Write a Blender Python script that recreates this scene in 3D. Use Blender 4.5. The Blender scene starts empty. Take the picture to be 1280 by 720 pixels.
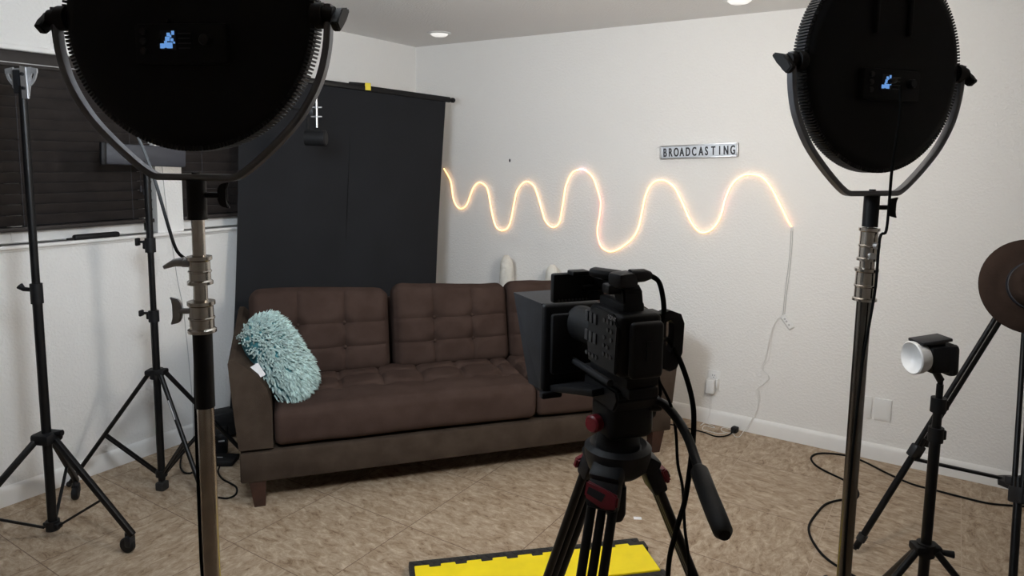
import bpy, bmesh, math, random
from mathutils import Vector as V, Matrix as M, noise as mnoise
random.seed(7)
PI = math.pi
scn = bpy.context.scene
COL = scn.collection

# ------------------------------------------------------------------ materials
def mat(name, col, rough=.6, metal=0., bump=0., bscale=200., var=0., vscale=8., emit=None, estr=0., spec=.5, col2=None, coat=0., sheen=0.):
    m = bpy.data.materials.new(name); m.use_nodes = True
    nt = m.node_tree; b = nt.nodes['Principled BSDF']
    b.inputs['Base Color'].default_value = (*col, 1); b.inputs['Roughness'].default_value = rough
    b.inputs['Metallic'].default_value = metal; b.inputs['Specular IOR Level'].default_value = spec
    b.inputs['Coat Weight'].default_value = coat; b.inputs['Sheen Weight'].default_value = sheen
    tc = nt.nodes.new('ShaderNodeTexCoord')
    if var > 0 or col2:
        n = nt.nodes.new('ShaderNodeTexNoise'); n.inputs['Scale'].default_value = vscale; n.inputs['Detail'].default_value = 5
        nt.links.new(tc.outputs['Object'], n.inputs['Vector'])
        r = nt.nodes.new('ShaderNodeValToRGB')
        c2 = col2 if col2 else tuple(min(1, c*(1+var)) for c in col)
        c1 = col if col2 else tuple(c*(1-var) for c in col)
        r.color_ramp.elements[0].position = .35; r.color_ramp.elements[1].position = .65
        r.color_ramp.elements[0].color = (*c1, 1); r.color_ramp.elements[1].color = (*c2, 1)
        nt.links.new(n.outputs['Fac'], r.inputs['Fac']); nt.links.new(r.outputs['Color'], b.inputs['Base Color'])
    if bump > 0:
        n = nt.nodes.new('ShaderNodeTexNoise'); n.inputs['Scale'].default_value = bscale; n.inputs['Detail'].default_value = 3
        nt.links.new(tc.outputs['Object'], n.inputs['Vector'])
        bp = nt.nodes.new('ShaderNodeBump'); bp.inputs['Strength'].default_value = bump; bp.inputs['Distance'].default_value = .004
        nt.links.new(n.outputs['Fac'], bp.inputs['Height']); nt.links.new(bp.outputs['Normal'], b.inputs['Normal'])
    if emit:
        b.inputs['Emission Color'].default_value = (*emit, 1); b.inputs['Emission Strength'].default_value = estr
    return m

def floor_material():
    m = bpy.data.materials.new('stone_look_tile'); m.use_nodes = True
    nt = m.node_tree; L = nt.links.new; b = nt.nodes['Principled BSDF']
    b.inputs['Roughness'].default_value = .5; b.inputs['Specular IOR Level'].default_value = .3
    N = lambda t: nt.nodes.new(t)
    def mth(op, a, c=None, d=None):
        n = N('ShaderNodeMath'); n.operation = op
        for i, q in enumerate((a, c, d)):
            if q is None: continue
            if isinstance(q, (int, float)): n.inputs[i].default_value = q
            else: L(q, n.inputs[i])
        return n.outputs[0]
    geo = N('ShaderNodeNewGeometry'); sep = N('ShaderNodeSeparateXYZ'); L(geo.outputs['Position'], sep.inputs[0])
    P = .508
    ux = mth('DIVIDE', mth('SUBTRACT', sep.outputs['X'], .116), P); uy = mth('DIVIDE', mth('ADD', sep.outputs['Y'], 1.953), P)
    fx = mth('FRACT', ux); fy = mth('FRACT', uy)
    ex = mth('MINIMUM', fx, mth('SUBTRACT', 1., fx)); ey = mth('MINIMUM', fy, mth('SUBTRACT', 1., fy))
    line = mth('LESS_THAN', mth('MINIMUM', ex, ey), .0036)
    cmb = N('ShaderNodeCombineXYZ'); L(mth('FLOOR', ux), cmb.inputs[0]); L(mth('FLOOR', uy), cmb.inputs[1])
    wn = N('ShaderNodeTexWhiteNoise'); wn.noise_dimensions = '3D'; L(cmb.outputs[0], wn.inputs['Vector'])
    off = N('ShaderNodeVectorMath'); off.operation = 'SCALE'; L(wn.outputs['Color'], off.inputs[0]); off.inputs['Scale'].default_value = 30
    add = N('ShaderNodeVectorMath'); add.operation = 'ADD'; L(geo.outputs['Position'], add.inputs[0]); L(off.outputs[0], add.inputs[1])
    vr = N('ShaderNodeVectorRotate'); vr.rotation_type = 'Z_AXIS'; L(add.outputs[0], vr.inputs['Vector'])
    L(mth('MULTIPLY', mth('FLOOR', mth('MULTIPLY', wn.outputs['Value'], 2.)), 1.5708), vr.inputs['Angle'])
    vr2 = N('ShaderNodeMapping'); vr2.inputs['Rotation'].default_value = (0, 0, .5); vr2.inputs['Scale'].default_value = (1., 2.0, 1.)
    L(vr.outputs[0], vr2.inputs['Vector'])
    n1 = N('ShaderNodeTexNoise'); n1.inputs['Scale'].default_value = 17; n1.inputs['Detail'].default_value = 8; n1.inputs['Roughness'].default_value = .78; n1.inputs['Distortion'].default_value = .6
    L(vr2.outputs[0], n1.inputs['Vector'])
    r = N('ShaderNodeValToRGB'); e = r.color_ramp.elements
    e[0].position = .34; e[0].color = (.170, .108, .064, 1); e[1].position = .70; e[1].color = (.61, .505, .385, 1)
    k = r.color_ramp.elements.new(.43); k.color = (.315, .226, .148, 1)
    k = r.color_ramp.elements.new(.55); k.color = (.435, .338, .242, 1)
    L(n1.outputs['Fac'], r.inputs['Fac'])
    mx = N('ShaderNodeMix'); mx.data_type = 'RGBA'; L(line, mx.inputs[0]); L(r.outputs['Color'], mx.inputs[6])
    gx = mth('MULTIPLY', mth('GREATER_THAN', sep.outputs['X'], 2.3), mth('LESS_THAN', ex, ey))
    gm = N('ShaderNodeMix'); gm.data_type = 'RGBA'; L(gx, gm.inputs[0])
    gm.inputs[6].default_value = (.17, .11, .075, 1); gm.inputs[7].default_value = (.46, .36, .27, 1)
    L(gm.outputs[2], mx.inputs[7])
    L(mx.outputs[2], b.inputs['Base Color'])
    bp = N('ShaderNodeBump'); bp.inputs['Strength'].default_value = .12; bp.inputs['Distance'].default_value = .003
    L(n1.outputs['Fac'], bp.inputs['Height']); L(bp.outputs['Normal'], b.inputs['Normal'])
    return m

def wall_material(name, col):
    m = bpy.data.materials.new(name); m.use_nodes = True
    nt = m.node_tree; L = nt.links.new; b = nt.nodes['Principled BSDF']
    b.inputs['Base Color'].default_value = (*col, 1); b.inputs['Roughness'].default_value = .72; b.inputs['Specular IOR Level'].default_value = .3
    geo = nt.nodes.new('ShaderNodeNewGeometry')
    n = nt.nodes.new('ShaderNodeTexNoise'); n.inputs['Scale'].default_value = 75; n.inputs['Detail'].default_value = 2.5
    L(geo.outputs['Position'], n.inputs['Vector'])
    r = nt.nodes.new('ShaderNodeValToRGB'); r.color_ramp.elements[0].position = .42; r.color_ramp.elements[1].position = .62
    L(n.outputs['Fac'], r.inputs['Fac'])
    bp = nt.nodes.new('ShaderNodeBump'); bp.inputs['Strength'].default_value = .28; bp.inputs['Distance'].default_value = .004
    L(r.outputs['Color'], bp.inputs['Height']); L(bp.outputs['Normal'], b.inputs['Normal'])
    return m

def fabric_material(name, c1, c2, bump=.35, sc=420):
    m = mat(name, c1, .95, bump=bump, bscale=sc, col2=c2, vscale=9, spec=.06)
    return m

def neon_material():
    m = bpy.data.materials.new('neon_glow'); m.use_nodes = True
    nt = m.node_tree; L = nt.links.new; b = nt.nodes['Principled BSDF']
    geo = nt.nodes.new('ShaderNodeNewGeometry'); sep = nt.nodes.new('ShaderNodeSeparateXYZ'); L(geo.outputs['Position'], sep.inputs[0])
    r = nt.nodes.new('ShaderNodeValToRGB'); cr = r.color_ramp; cr.elements[0].color = (1, .50, .17, 1); cr.elements[1].color = (1, .50, .17, 1)
    cr.elements[0].position = 0; cr.elements[1].position = 1
    def stop(x, c, w=.012):
        for p, q in ((x-w, (1, .50, .17, 1)), (x, c), (x+w, (1, .50, .17, 1))):
            e = cr.elements.new(p); e.color = q
    stop((1.452)/3.2, (1, .55, .75, 1)); stop(1.59/3.2, (1, .22, .16, 1), .006); stop(2.40/3.2, (1, .25, .2, 1), .007); stop(2.765/3.2, (1, .30, .12, 1), .008)
    md = nt.nodes.new('ShaderNodeMath'); md.operation = 'DIVIDE'; L(sep.outputs['X'], md.inputs[0]); md.inputs[1].default_value = 3.2
    L(md.outputs[0], r.inputs['Fac']); L(r.outputs['Color'], b.inputs['Emission Color'])
    b.inputs['Emission Strength'].default_value = 2.5
    b.inputs['Base Color'].default_value = (.9, .85, .75, 1)
    return m

MT = dict(
    wall=wall_material('wall_paint', (.83, .82, .80)), ceil=wall_material('ceiling_paint', (.80, .79, .78)),
    floor=floor_material(), trim=mat('white_trim', (.83, .82, .80), .45, var=.02),
    black=mat('black_plastic', (.006, .006, .007), .55, bump=.05, bscale=300, var=.2, vscale=30, spec=.3),
    dark=mat('dark_plastic', (.013, .0135, .016), .5, bump=.06, bscale=300, var=.2, vscale=30, spec=.35),
    panel=mat('panel_black', (.005, .0052, .006), .65, bump=.04, bscale=400, var=.15, vscale=20, spec=.25),
    bmetal=mat('black_metal', (.005, .005, .0055), .40, .0, var=.25, vscale=25, spec=.28),
    yoke=mat('grey_metal', (.17, .175, .19), .36, .8, var=.1, vscale=20),
    chrome=mat('chrome', (.55, .51, .46), .22, 1., var=.06, vscale=40),
    dchrome=mat('dark_chrome', (.19, .18, .17), .25, 1., var=.1, vscale=30),
    silver=mat('silver', (.62, .62, .63), .35, .85, var=.05, vscale=40),
    steel=mat('grey_steel', (.42, .42, .43), .5, .4, var=.08, vscale=40),
    sofa=fabric_material('sofa_fabric', (.046, .029, .0235), (.060, .039, .032)),
    sofa_base=fabric_material('sofa_base_fabric', (.046, .033, .025), (.066, .049, .037)),
    wood=mat('dark_wood', (.045, .018, .012), .45, bump=.15, bscale=60, var=.3, vscale=14),
    shag=mat('aqua_shag', (.43, .56, .54), .9, var=.2, vscale=30, sheen=.3, spec=.1), teal=mat('teal_fabric', (.055, .20, .225), .8, bump=.3, bscale=300, var=.12),
    white=mat('white_plastic', (.80, .80, .79), .4, var=.02), paper=mat('paper', (.85, .85, .86), .8, var=.02),
    backdrop=mat('black_backdrop', (.0095, .0102, .0125), .8, bump=.2, bscale=350, var=.10, vscale=4, spec=.3),
    blind=mat('brown_blind', (.023, .0185, .0175), .5, bump=.2, bscale=40, var=.25, vscale=16),
    pane=mat('night_glass', (.05, .055, .065), .08, spec=.6, var=.05),
    yellow=mat('yellow_plastic', (.93, .72, .008), .5, bump=.06, bscale=120, var=.05, vscale=10),
    rubber=mat('black_rubber', (.017, .016, .015), .7, bump=.4, bscale=160, var=.3, vscale=50),
    red=mat('red_plastic', (.20, .012, .022), .4, var=.15, vscale=30), felt=mat('brown_felt', (.030, .0185, .014), .95, bump=.25, bscale=260, var=.18, vscale=12, spec=.2),
    cord=mat('black_cord', (.006, .006, .006), .75, var=.2, spec=.15), wcord=mat('white_cord', (.78, .77, .75), .45, var=.03), gcord=mat('grey_cord', (.50, .50, .50), .4, var=.05),
    neon=neon_material(), lcd=mat('lcd_blue', (.02, .03, .05), .3, emit=(.14, .33, .72), estr=.9, var=.05),
    lcdtxt=mat('lcd_dim', (.03, .032, .036), .4, var=.1), signface=mat('lightbox_face', (.62, .66, .72), .35, var=.06, vscale=20), ink=mat('black_ink', (.02, .022, .03), .6, var=.1),
    diff_warm=mat('diffuser_warm', (.86, .86, .84), .6, emit=(1, .925, .83), estr=46), diff_cool=mat('diffuser_cool', (.86, .86, .84), .6, emit=(.82, .91, 1), estr=62), milky=mat('milky_plastic', (.80, .81, .82), .3, var=.02, coat=.2),
    label=mat('yellow_green_label', (.42, .47, .05), .6, var=.3, vscale=60), lamp=mat('lamp_lens', (.85, .85, .84), .5, emit=(1, .97, .93), estr=.55, var=.02),
    plaster=mat('rough_white_plaster', (.72, .70, .64), .95, bump=1., bscale=60, var=.08, vscale=20), tag_yellow=mat('yellow_tag', (.75, .60, .05), .6, var=.1),
    grey=mat('dark_grey', (.032, .033, .042), .55, bump=.05, bscale=200, var=.1), mark=mat('white_print', (.5, .5, .52), .6, var=.1), buttons=mat('grey_buttons', (.055, .056, .06), .45, var=.25, vscale=80),
)

# ------------------------------------------------------------------ mesh builder
WM = set()
RM = {}          # matrices of the things' roots
def catmull(pts, n=8):
    pts = [V(p) for p in pts]; out = []
    P = [pts[0]*2-pts[1]] + pts + [pts[-1]*2-pts[-2]]
    for i in range(1, len(P)-2):
        a, b, c, d = P[i-1], P[i], P[i+1], P[i+2]
        for k in range(n):
            t = k/n
            out.append(.5*((2*b)+(c-a)*t+(2*a-5*b+4*c-d)*t*t+(3*b-a-3*c+d)*t**3))
    out.append(pts[-1]); return out
def frame(d):
    d = V(d).normalized(); a = V((0, 0, 1)) if abs(d.z) < .95 else V((1, 0, 0))
    x = a.cross(d).normalized(); return x, d.cross(x).normalized(), d

class G:
    def __init__(s): s.bm = bmesh.new()
    def _merge(s, t, mx=None):
        if mx is not None: t.transform(mx)
        me = bpy.data.meshes.new('tmp'); t.to_mesh(me); t.free(); s.bm.from_mesh(me); bpy.data.meshes.remove(me)
    def box(s, c, sz, rot=None, bev=0., seg=2):
        t = bmesh.new(); bmesh.ops.create_cube(t, size=1)
        t.transform(M.Diagonal((*sz, 1)))
        if bev > 0: bmesh.ops.bevel(t, geom=list(t.edges), offset=min(bev, min(sz)*.49), segments=seg, affect='EDGES', profile=.5)
        mx = M.Translation(V(c))
        if rot is not None:
            if not isinstance(rot, M): rot = M.Rotation(rot, 4, 'Z')
            mx = mx @ rot.to_4x4()
        s._merge(t, mx); return s
    def beam(s, p0, p1, w, h, up=(0, 0, 1), bev=0.):   # box between two points
        p0, p1 = V(p0), V(p1); d = (p1-p0); x = d.normalized(); y = V(up).cross(x)
        if y.length < 1e-4: y = V((1, 0, 0)).cross(x)
        y.normalize(); z = x.cross(y)
        return s.box((p0+p1)/2, (d.length, w, h), M((x, y, z)).transposed(), bev)
    def tube(s, pts, r, seg=10, smooth=0, cap=True):
        pts = catmull(pts, smooth) if smooth else [V(p) for p in pts]
        n = len(pts); rs = r if isinstance(r, (list, tuple)) else [r]*n
        if len(rs) != n: rs = [rs[min(len(rs)-1, int(i*len(rs)/n))] for i in range(n)]
        x, y, d = frame(pts[1]-pts[0]); rings = []
        for i, p in enumerate(pts):
            dn = (pts[min(i+1, n-1)]-pts[max(i-1, 0)]).normalized()
            if dn.length > 0:
                q = d.rotation_difference(dn); x = q @ x; y = q @ y; d = dn
            rings.append([s.bm.verts.new(p+(x*math.cos(2*PI*k/seg)+y*math.sin(2*PI*k/seg))*rs[i]) for k in range(seg)])
        for a, b in zip(rings, rings[1:]):
            for k in range(seg): s.bm.faces.new((a[k], a[(k+1) % seg], b[(k+1) % seg], b[k]))
        if cap: s.bm.faces.new(rings[0][::-1]); s.bm.faces.new(rings[-1])
        return s
    def cyl(s, p0, p1, r0, r1=None, seg=24): return s.tube([p0, p1], [r0, r0 if r1 is None else r1], seg)
    def lathe(s, prof, o, axis=(0, 0, 1), seg=32, sq=(1, 1)):
        o = V(o); x, y, d = frame(axis); rings = []
        for r, z in prof:
            if r <= 1e-6: rings.append([s.bm.verts.new(o+d*z)])
            else: rings.append([s.bm.verts.new(o+d*z+(x*math.cos(2*PI*k/seg)*sq[0]+y*math.sin(2*PI*k/seg)*sq[1])*r) for k in range(seg)])
        for a, b in zip(rings, rings[1:]):
            for k in range(seg):
                k2 = (k+1) % seg
                if len(a) == 1 and len(b) == 1: continue
                if len(a) == 1: s.bm.faces.new((a[0], b[k2], b[k]))
                elif len(b) == 1: s.bm.faces.new((a[k], a[k2], b[0]))
                else: s.bm.faces.new((a[k], a[k2], b[k2], b[k]))
        for rg, rev in ((rings[0], True), (rings[-1], False)):
            if len(rg) > 1: s.bm.faces.new(rg[::-1] if rev else rg)
        return s
    def sphere(s, c, r, sc=(1, 1, 1), rot=None, u=20, v=12):
        t = bmesh.new(); bmesh.ops.create_uvsphere(t, u_segments=u, v_segments=v, radius=r)
        mx = M.Translation(V(c)) @ (rot.to_4x4() if rot is not None else M.Identity(4)) @ M.Diagonal((*sc, 1)); s._merge(t, mx); return s
    def prism(s, poly, o, ux, uy, w, bev=0.):   # polygon in the plane (ux,uy) pushed along w
        o, ux, uy, w = V(o), V(ux), V(uy), V(w); t = bmesh.new()
        a = [t.verts.new(o+ux*p[0]+uy*p[1]) for p in poly]; b = [t.verts.new(o+ux*p[0]+uy*p[1]+w) for p in poly]; n = len(poly)
        t.faces.new(a); t.faces.new(b[::-1])
        for i in range(n): t.faces.new((a[i], b[i], b[(i+1) % n], a[(i+1) % n]))
        if bev: bmesh.ops.bevel(t, geom=list(t.edges), offset=bev, segments=2, affect='EDGES')
        s._merge(t); return s
    def loft(s, rings, closed=True):
        R = [[s.bm.verts.new(V(p)) for p in rg] for rg in rings]; n = len(R[0])
        for a, b in zip(R, R[1:]):
            for k in range(n if closed else n-1): s.bm.faces.new((a[k], a[(k+1) % n], b[(k+1) % n], b[k]))
        if closed: s.bm.faces.new(R[0][::-1]); s.bm.faces.new(R[-1])
        return s
    def band(s, pts, wv, thick):   # flat bar swept along a path, width vector constant
        pts = [V(p) for p in pts]; wv = V(wv); n = len(pts); rg = []
        for i, p in enumerate(pts):
            d = (pts[min(i+1, n-1)]-pts[max(i-1, 0)]).normalized(); nn = d.cross(wv.normalized()).normalized()*thick/2; c = wv*.5
            rg.append([p-c*.75-nn, p+c*.75-nn, p+c-nn*.4, p+c+nn*.4, p+c*.75+nn, p-c*.75+nn, p-c+nn*.4, p-c-nn*.4])
        return s.loft(rg)
    def build(s, name, m, parent=None, world=False, sharp=38, label=None):
        bmesh.ops.recalc_face_normals(s.bm, faces=list(s.bm.faces))
        for f in s.bm.faces: f.smooth = True
        ca = math.radians(sharp)
        for e in s.bm.edges:
            e.smooth = not (len(e.link_faces) != 2 or e.calc_face_angle(0) > ca)
        loc = V((0, 0, 0)); world = world or (parent is not None and parent.name in WM)
        if parent is None:
            xs = [v.co for v in s.bm.verts]
            loc = V(((min(p.x for p in xs)+max(p.x for p in xs))/2, (min(p.y for p in xs)+max(p.y for p in xs))/2, min(p.z for p in xs)))
            s.bm.transform(M.Translation(-loc))
        elif world: s.bm.transform(RM[parent.name].inverted())
        me = bpy.data.meshes.new(name); s.bm.to_mesh(me); s.bm.free(); me.materials.append(MT[m] if isinstance(m, str) else m)
        o = bpy.data.objects.new(name, me); COL.objects.link(o); o.location = loc
        if parent is not None: o.parent = parent; RM[o.name] = RM[parent.name]
        else: RM[o.name] = M.Translation(loc)
        if world: WM.add(o.name)
        if label: o['label'] = label
        return o

def thing(name, label, cat, loc=(0, 0, 0), rz=0., group=None):
    o = bpy.data.objects.new(name, None); COL.objects.link(o); o.location = loc; o.rotation_euler = (0, 0, rz); o.empty_display_size = .1
    RM[o.name] = M.Translation(V(loc)) @ M.Rotation(rz, 4, 'Z')
    return tag(o, label, cat, group)
def tag(o, label, cat, group=None, kind=None):
    o['label'] = label; o['category'] = cat
    if group: o['group'] = group
    if kind: o['kind'] = kind
    return o
def struct(o, label=None, cat=None):
    o['kind'] = 'structure'
    if label: o['label'] = label
    if cat: o['category'] = cat
    return o

# ------------------------------------------------------------------ room
H = 2.44; RX = 5.4; RY = -6.4; T = .14
struct(G().box((RX/2, RY/2, -.05), (RX+2*T, -RY+2*T, .1)).build('floor', 'floor'), 'beige and brown mottled square floor tiles', 'floor')
struct(G().box((RX/2, RY/2, H+.05), (RX+2*T, -RY+2*T, .1)).build('ceiling', 'ceil'), 'plain off-white ceiling with recessed lights', 'ceiling')
struct(G().box((RX/2, T/2, H/2), (RX+2*T, T, H)).build('wall_back', 'wall'), 'white textured wall with glowing wave and sign', 'wall')
struct(G().box((RX+T/2, RY/2, H/2), (T, -RY, H)).build('wall_right', 'wall'), 'white wall on the right outside the frame', 'wall')
struct(G().box((RX/2, RY-T/2, H/2), (RX+2*T, T, H)).build('wall_front', 'wall'), 'white wall behind the viewer', 'wall')
W1 = (-4.3, -2.075); W2 = (-1.93, -1.38); ZB, ZT = 1.19, 2.055
g = G(); x = -T/2
g.box((x, RY/2, ZB/2), (T, -RY, ZB)).box((x, RY/2, (ZT+H)/2), (T, -RY, H-ZT))
for a, b in ((RY, W1[0]), (W1[1], W2[0]), (W2[1], 0)): g.box((x, (a+b)/2, (ZB+ZT)/2), (T, b-a, ZT-ZB))
struct(g.build('wall_left', 'wall'), 'white textured wall with two windows', 'wall')
def baseboard(name, p0, p1, nrm, lab):
    d = V(p1)-V(p0); poly = [(0, 0), (.014, 0), (.014, .068), (.010, .080), (.004, .088), (0, .090)]
    return struct(G().prism(poly, p0, nrm, (0, 0, 1), d).build(name, 'trim'), lab, 'baseboard')
baseboard('baseboard_back', (.014, 0, 0), (RX, 0, 0), (0, -1, 0), 'white baseboard under the wall with the sign')
baseboard('baseboard_left', (0, RY, 0), (0, 0, 0), (1, 0, 0), 'white baseboard under the windows')
baseboard('baseboard_right', (RX, RY, 0), (RX, -.014, 0), (-1, 0, 0), 'white baseboard on the right outside the frame')
# windows
def window(n, y0, y1, lab):
    g = G(); xc = -.095; w = .04; fb = .07
    g.box((xc, (y0+y1)/2, ZB+fb/2+.001), (.05, y1-y0-.004, fb), bev=.006).box((xc, (y0+y1)/2, ZT-w/2-.001), (.05, y1-y0-.004, w), bev=.006)
    for yy in (y0+w/2+.002, y1-w/2-.002): g.box((xc, yy, (ZB+ZT)/2), (.05, w, ZT-ZB-.01), bev=.006)
    if y1-y0 > 1: g.box((xc+.006, -2.70, (ZB+ZT)/2), (.045, .05, ZT-ZB-.02), bev=.006)
    o = struct(g.build('window_%d' % n, 'trim'), lab, 'window')
    G().box((xc-.012, (y0+y1)/2, (ZB+ZT)/2), (.006, y1-y0-.03, ZT-ZB-.03)).build('window_pane', 'pane', o, world=True)
    return o
window(1, W1[0], W1[1], 'wide white-framed window behind brown blinds at left')
window(2, W2[0], W2[1], 'narrow white-framed window beside the black backdrop')
g = G().box((-.01, -2.84, ZB-.008), (.09, 2.92, .016), bev=.004).box((.006, -2.84, ZB-.022), (.012, 2.90, .014), bev=.003)
struct(g.build('trim_1', 'trim'), 'white sill trim running under both windows', 'sill')
g = G().box((.004, -2.84, ZT+.012), (.012, 2.92, .022), bev=.003)
struct(g.build('trim_2', 'trim'), 'thin white trim above the windows', 'trim')

def blinds(y0, y1, zb, lab):
    r = thing('window_blind', lab, 'blinds', (-.03, (y0+y1)/2, zb), 0, 'brown window blinds')
    yc = (y0+y1)/2; L_ = y1-y0
    G().box((-.012, yc, 2.018), (.014, L_, .070), bev=.004).box((-.035, yc, 2.025), (.04, L_-.01, .045), bev=.003).build('valance', 'blind', r, True)
    G().box((-.0035, yc, 2.000), (.004, L_, .004)).build('valance_strip', 'steel', r, True, label='thin pale strip along the valance')
    g = G(); z = 1.975; p = .0485; rot = M.Rotation(math.radians(-67), 4, 'Y')
    while z > zb+.03:
        g.box((-.032, yc, z), (.052, L_-.012, .0032), rot, bev=.0015, seg=1); z -= p
    g.build('slats', 'blind', r, True)
    G().box((-.030, yc, zb+.012), (.045, L_-.012, .02), bev=.004).build('bottom_rail', 'blind', r, True)
    n = max(2, int(L_/.55)+1)
    for i in range(n):
        yy = y0+.12+(L_-.24)*i/(n-1)
        G().cyl((-.004, yy, zb+.02), (-.004, yy, 1.985), .0014, seg=6).build('ladder_cord', 'grey', r, True)
    for dy in (.06, .075):
        G().cyl((-.001, y1-dy, 1.36+dy), (-.001, y1-dy, 1.99), .0012, seg=6).lathe([(0, 0), (.006, .004), (.006, .03), (.002, .036), (0, .037)], (-.001, y1-dy, 1.33+dy), seg=10).build('pull_cord', 'grey', r, True)
blinds(W1[0]+.005, W1[1]-.004, 1.245, 'wide brown slatted blind behind the two black stands')
blinds(W2[0]+.006, W2[1]-.005, 1.245, 'narrow brown slatted blind between white post and black backdrop')

# recessed lights and the room's own ceiling fixtures
def downlight(x, y, lab):
    r = thing('recessed_light', lab, 'ceiling light', (x, y, H), 0, 'recessed ceiling lights')
    G().lathe([(.060, -.002), (.082, -.002), (.082, -.006), (.064, -.012), (.060, -.010), (.060, -.002)], (x, y, H), seg=40).build('trim_ring', 'white', r, True)
    G().lathe([(0, -.001), (.061, -.001), (.059, -.012), (.045, -.022), (0, -.026)], (x, y, H), seg=40).build('lens', 'lamp', r, True)
downlight(.545, -.389, 'round recessed ceiling light nearest the corner above the backdrop')
downlight(2.530, -.392, 'round recessed ceiling light cut off by the top edge of the photo')

# ------------------------------------------------------------------ sofa (local: x along its length, y to the back, z up)
SO = (0.948, -2.247, 0); SA = math.atan2(.7786, .6275)
sofa = thing('sofa', 'dark brown tufted fabric sofa in front of the black backdrop', 'sofa', SO, SA)
def cushion(c, sz, r, func, nx=36, ny=20, nz=36, tilt=0.):
    g = G(); t = bmesh.new(); h = V(sz)/2; vs = {}
    def vert(i, j, k):
        key = (i, j, k)
        if key not in vs:
            u = V((2*i/nx-1, 2*j/ny-1, 2*k/nz-1)); p = V((u.x*h.x, u.y*h.y, u.z*h.z))
            inn = V([max(-(h[a]-r), min(h[a]-r, p[a])) for a in range(3)]); d = p-inn
            if d.length > 1e-6: p = inn+d.normalized()*r
            vs[key] = t.verts.new(p+V(func(u, p)))
        return vs[key]
    def face(ax, val, n1, n2):
        for a in range(n1):
            for b in range(n2):
                q = []
                for (i, j) in ((a, b), (a+1, b), (a+1, b+1), (a, b+1)):
                    idx = [0, 0, 0]; idx[ax] = val; o = [k for k in range(3) if k != ax]; idx[o[0]] = i; idx[o[1]] = j; q.append(vert(*idx))
                try: t.faces.new(q)
                except ValueError: pass
    face(0, 0, ny, nz); face(0, nx, ny, nz); face(1, 0, nx, nz); face(1, ny, nx, nz); face(2, 0, nx, ny); face(2, nz, nx, ny)
    g._merge(t, M.Translation(V(c)) @ M.Rotation(tilt, 4, 'X')); return g
def gs(x, w): return math.exp(-(x/w)**2)
def back_cushion(x0, x1, seed):
    w = x1-x0
    def f(u, p):
        o = V((0, 0, 0)); fr = max(0, -u.y)
        bul = (max(0, 1-u.x**2))**.6*(max(0, 1-u.z**2))**.6
        o.y -= .035*bul*(.5+.5*fr)
        o.z += .014*math.cos(u.x*1.4+seed)*max(0, u.z)-.006*gs(abs(u.x)-1, .12)*max(0, u.z)
        if u.y < .2:
            gx = max(gs(p.x-w*.165, .009), gs(p.x+w*.165, .009)); gz = max(gs(u.z*sz_[2]/2-.045, .009), gs(u.z*sz_[2]/2+.085, .009))
            dim = sum(gs(math.hypot(p.x-a*w*.165, u.z*sz_[2]/2-b), .034) for a in (-1, 1) for b in (.045, -.085))
            o.y += (.010*max(gx, gz)+.028*dim)*fr
            o.y += .006*mnoise.noise(V((p.x*7+seed*3, p.z*7, seed)))
        o += V((0, 0, 1))*.004*mnoise.noise(V((p.x*9, p.z*5, seed+4)))
        return o
    sz_ = (w, .17, .47)
    g = cushion(((x0+x1)/2, .615, .655), sz_, .055, f, 60, 10, 44, math.radians(-12))
    c = g.build('back_cushion', 'sofa', sofa)
    for a in (-1, 1):
        for q in (.045, -.085):
            pt = M.Translation(V(((x0+x1)/2, .615, .655))) @ M.Rotation(math.radians(-12), 4, 'X') @ V((a*w*.165, -.098, q))
            G().sphere(pt, .009, (1, .5, 1), u=10, v=6).build('tuft_button', 'sofa', c)
back_cushion(-.012, .715, 1); back_cushion(.738, 1.405, 2); back_cushion(1.412, 2.09, 3)
def seat_cushion(x0, x1, cols, seed, nx):
    w = x1-x0; dp = .58; hz = .172
    bx = [(-w/2+w*(i+.5)/cols) for i in range(cols)]; by = (-.055, .135)
    def f(u, p):
        o = V((0, 0, 0)); up = max(0, u.z)
        o.z += .022*(max(0, 1-u.x**2))**.5*(max(0, 1-u.y**2))**.5*up
        if u.z > .3:
            dim = max(gs(math.hypot(p.x-a, p.y-b), .036) for a in bx for b in by)
            ln = 0
            for b in by: ln = max(ln, gs(p.y-b-.012*math.cos((p.x-bx[0])*2*PI*cols/w), .012))
            for a in bx: ln = max(ln, gs(p.x-a, .010)*(1 if by[0]-.02 < p.y < by[1]+.16 else 0))
            o.z -= (.017*ln+.036*dim)*up
            o.z += .006*mnoise.noise(V((p.x*5+seed, p.y*6, seed)))*up
        if u.y < -.5: o.z += .006*mnoise.noise(V((p.x*4, seed, p.z*8))); o.y += .006*mnoise.noise(V((p.x*3+9, seed, p.z*8)))-.006*(1-u.z**2)
        return o
    g = cushion(((x0+x1)/2, .278, .3715), (w, dp, hz), .034, f, nx, 50, 12)
    c = g.build('seat_cushion', 'sofa', sofa)
seat_cushion(.112, 1.383, 6, 1.5, 110); seat_cushion(1.389, 2.03, 3, 4.2, 60)
G().box((1.07, .395, .197), (2.215, .80, .141), bev=.010).box((1.07, .43, .275), (2.02, .70, .024)).build('base', 'sofa_base', sofa)
G().box((1.07, .755, .54), (2.10, .10, .52), bev=.03, seg=3).build('back_frame', 'sofa', sofa)
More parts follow.
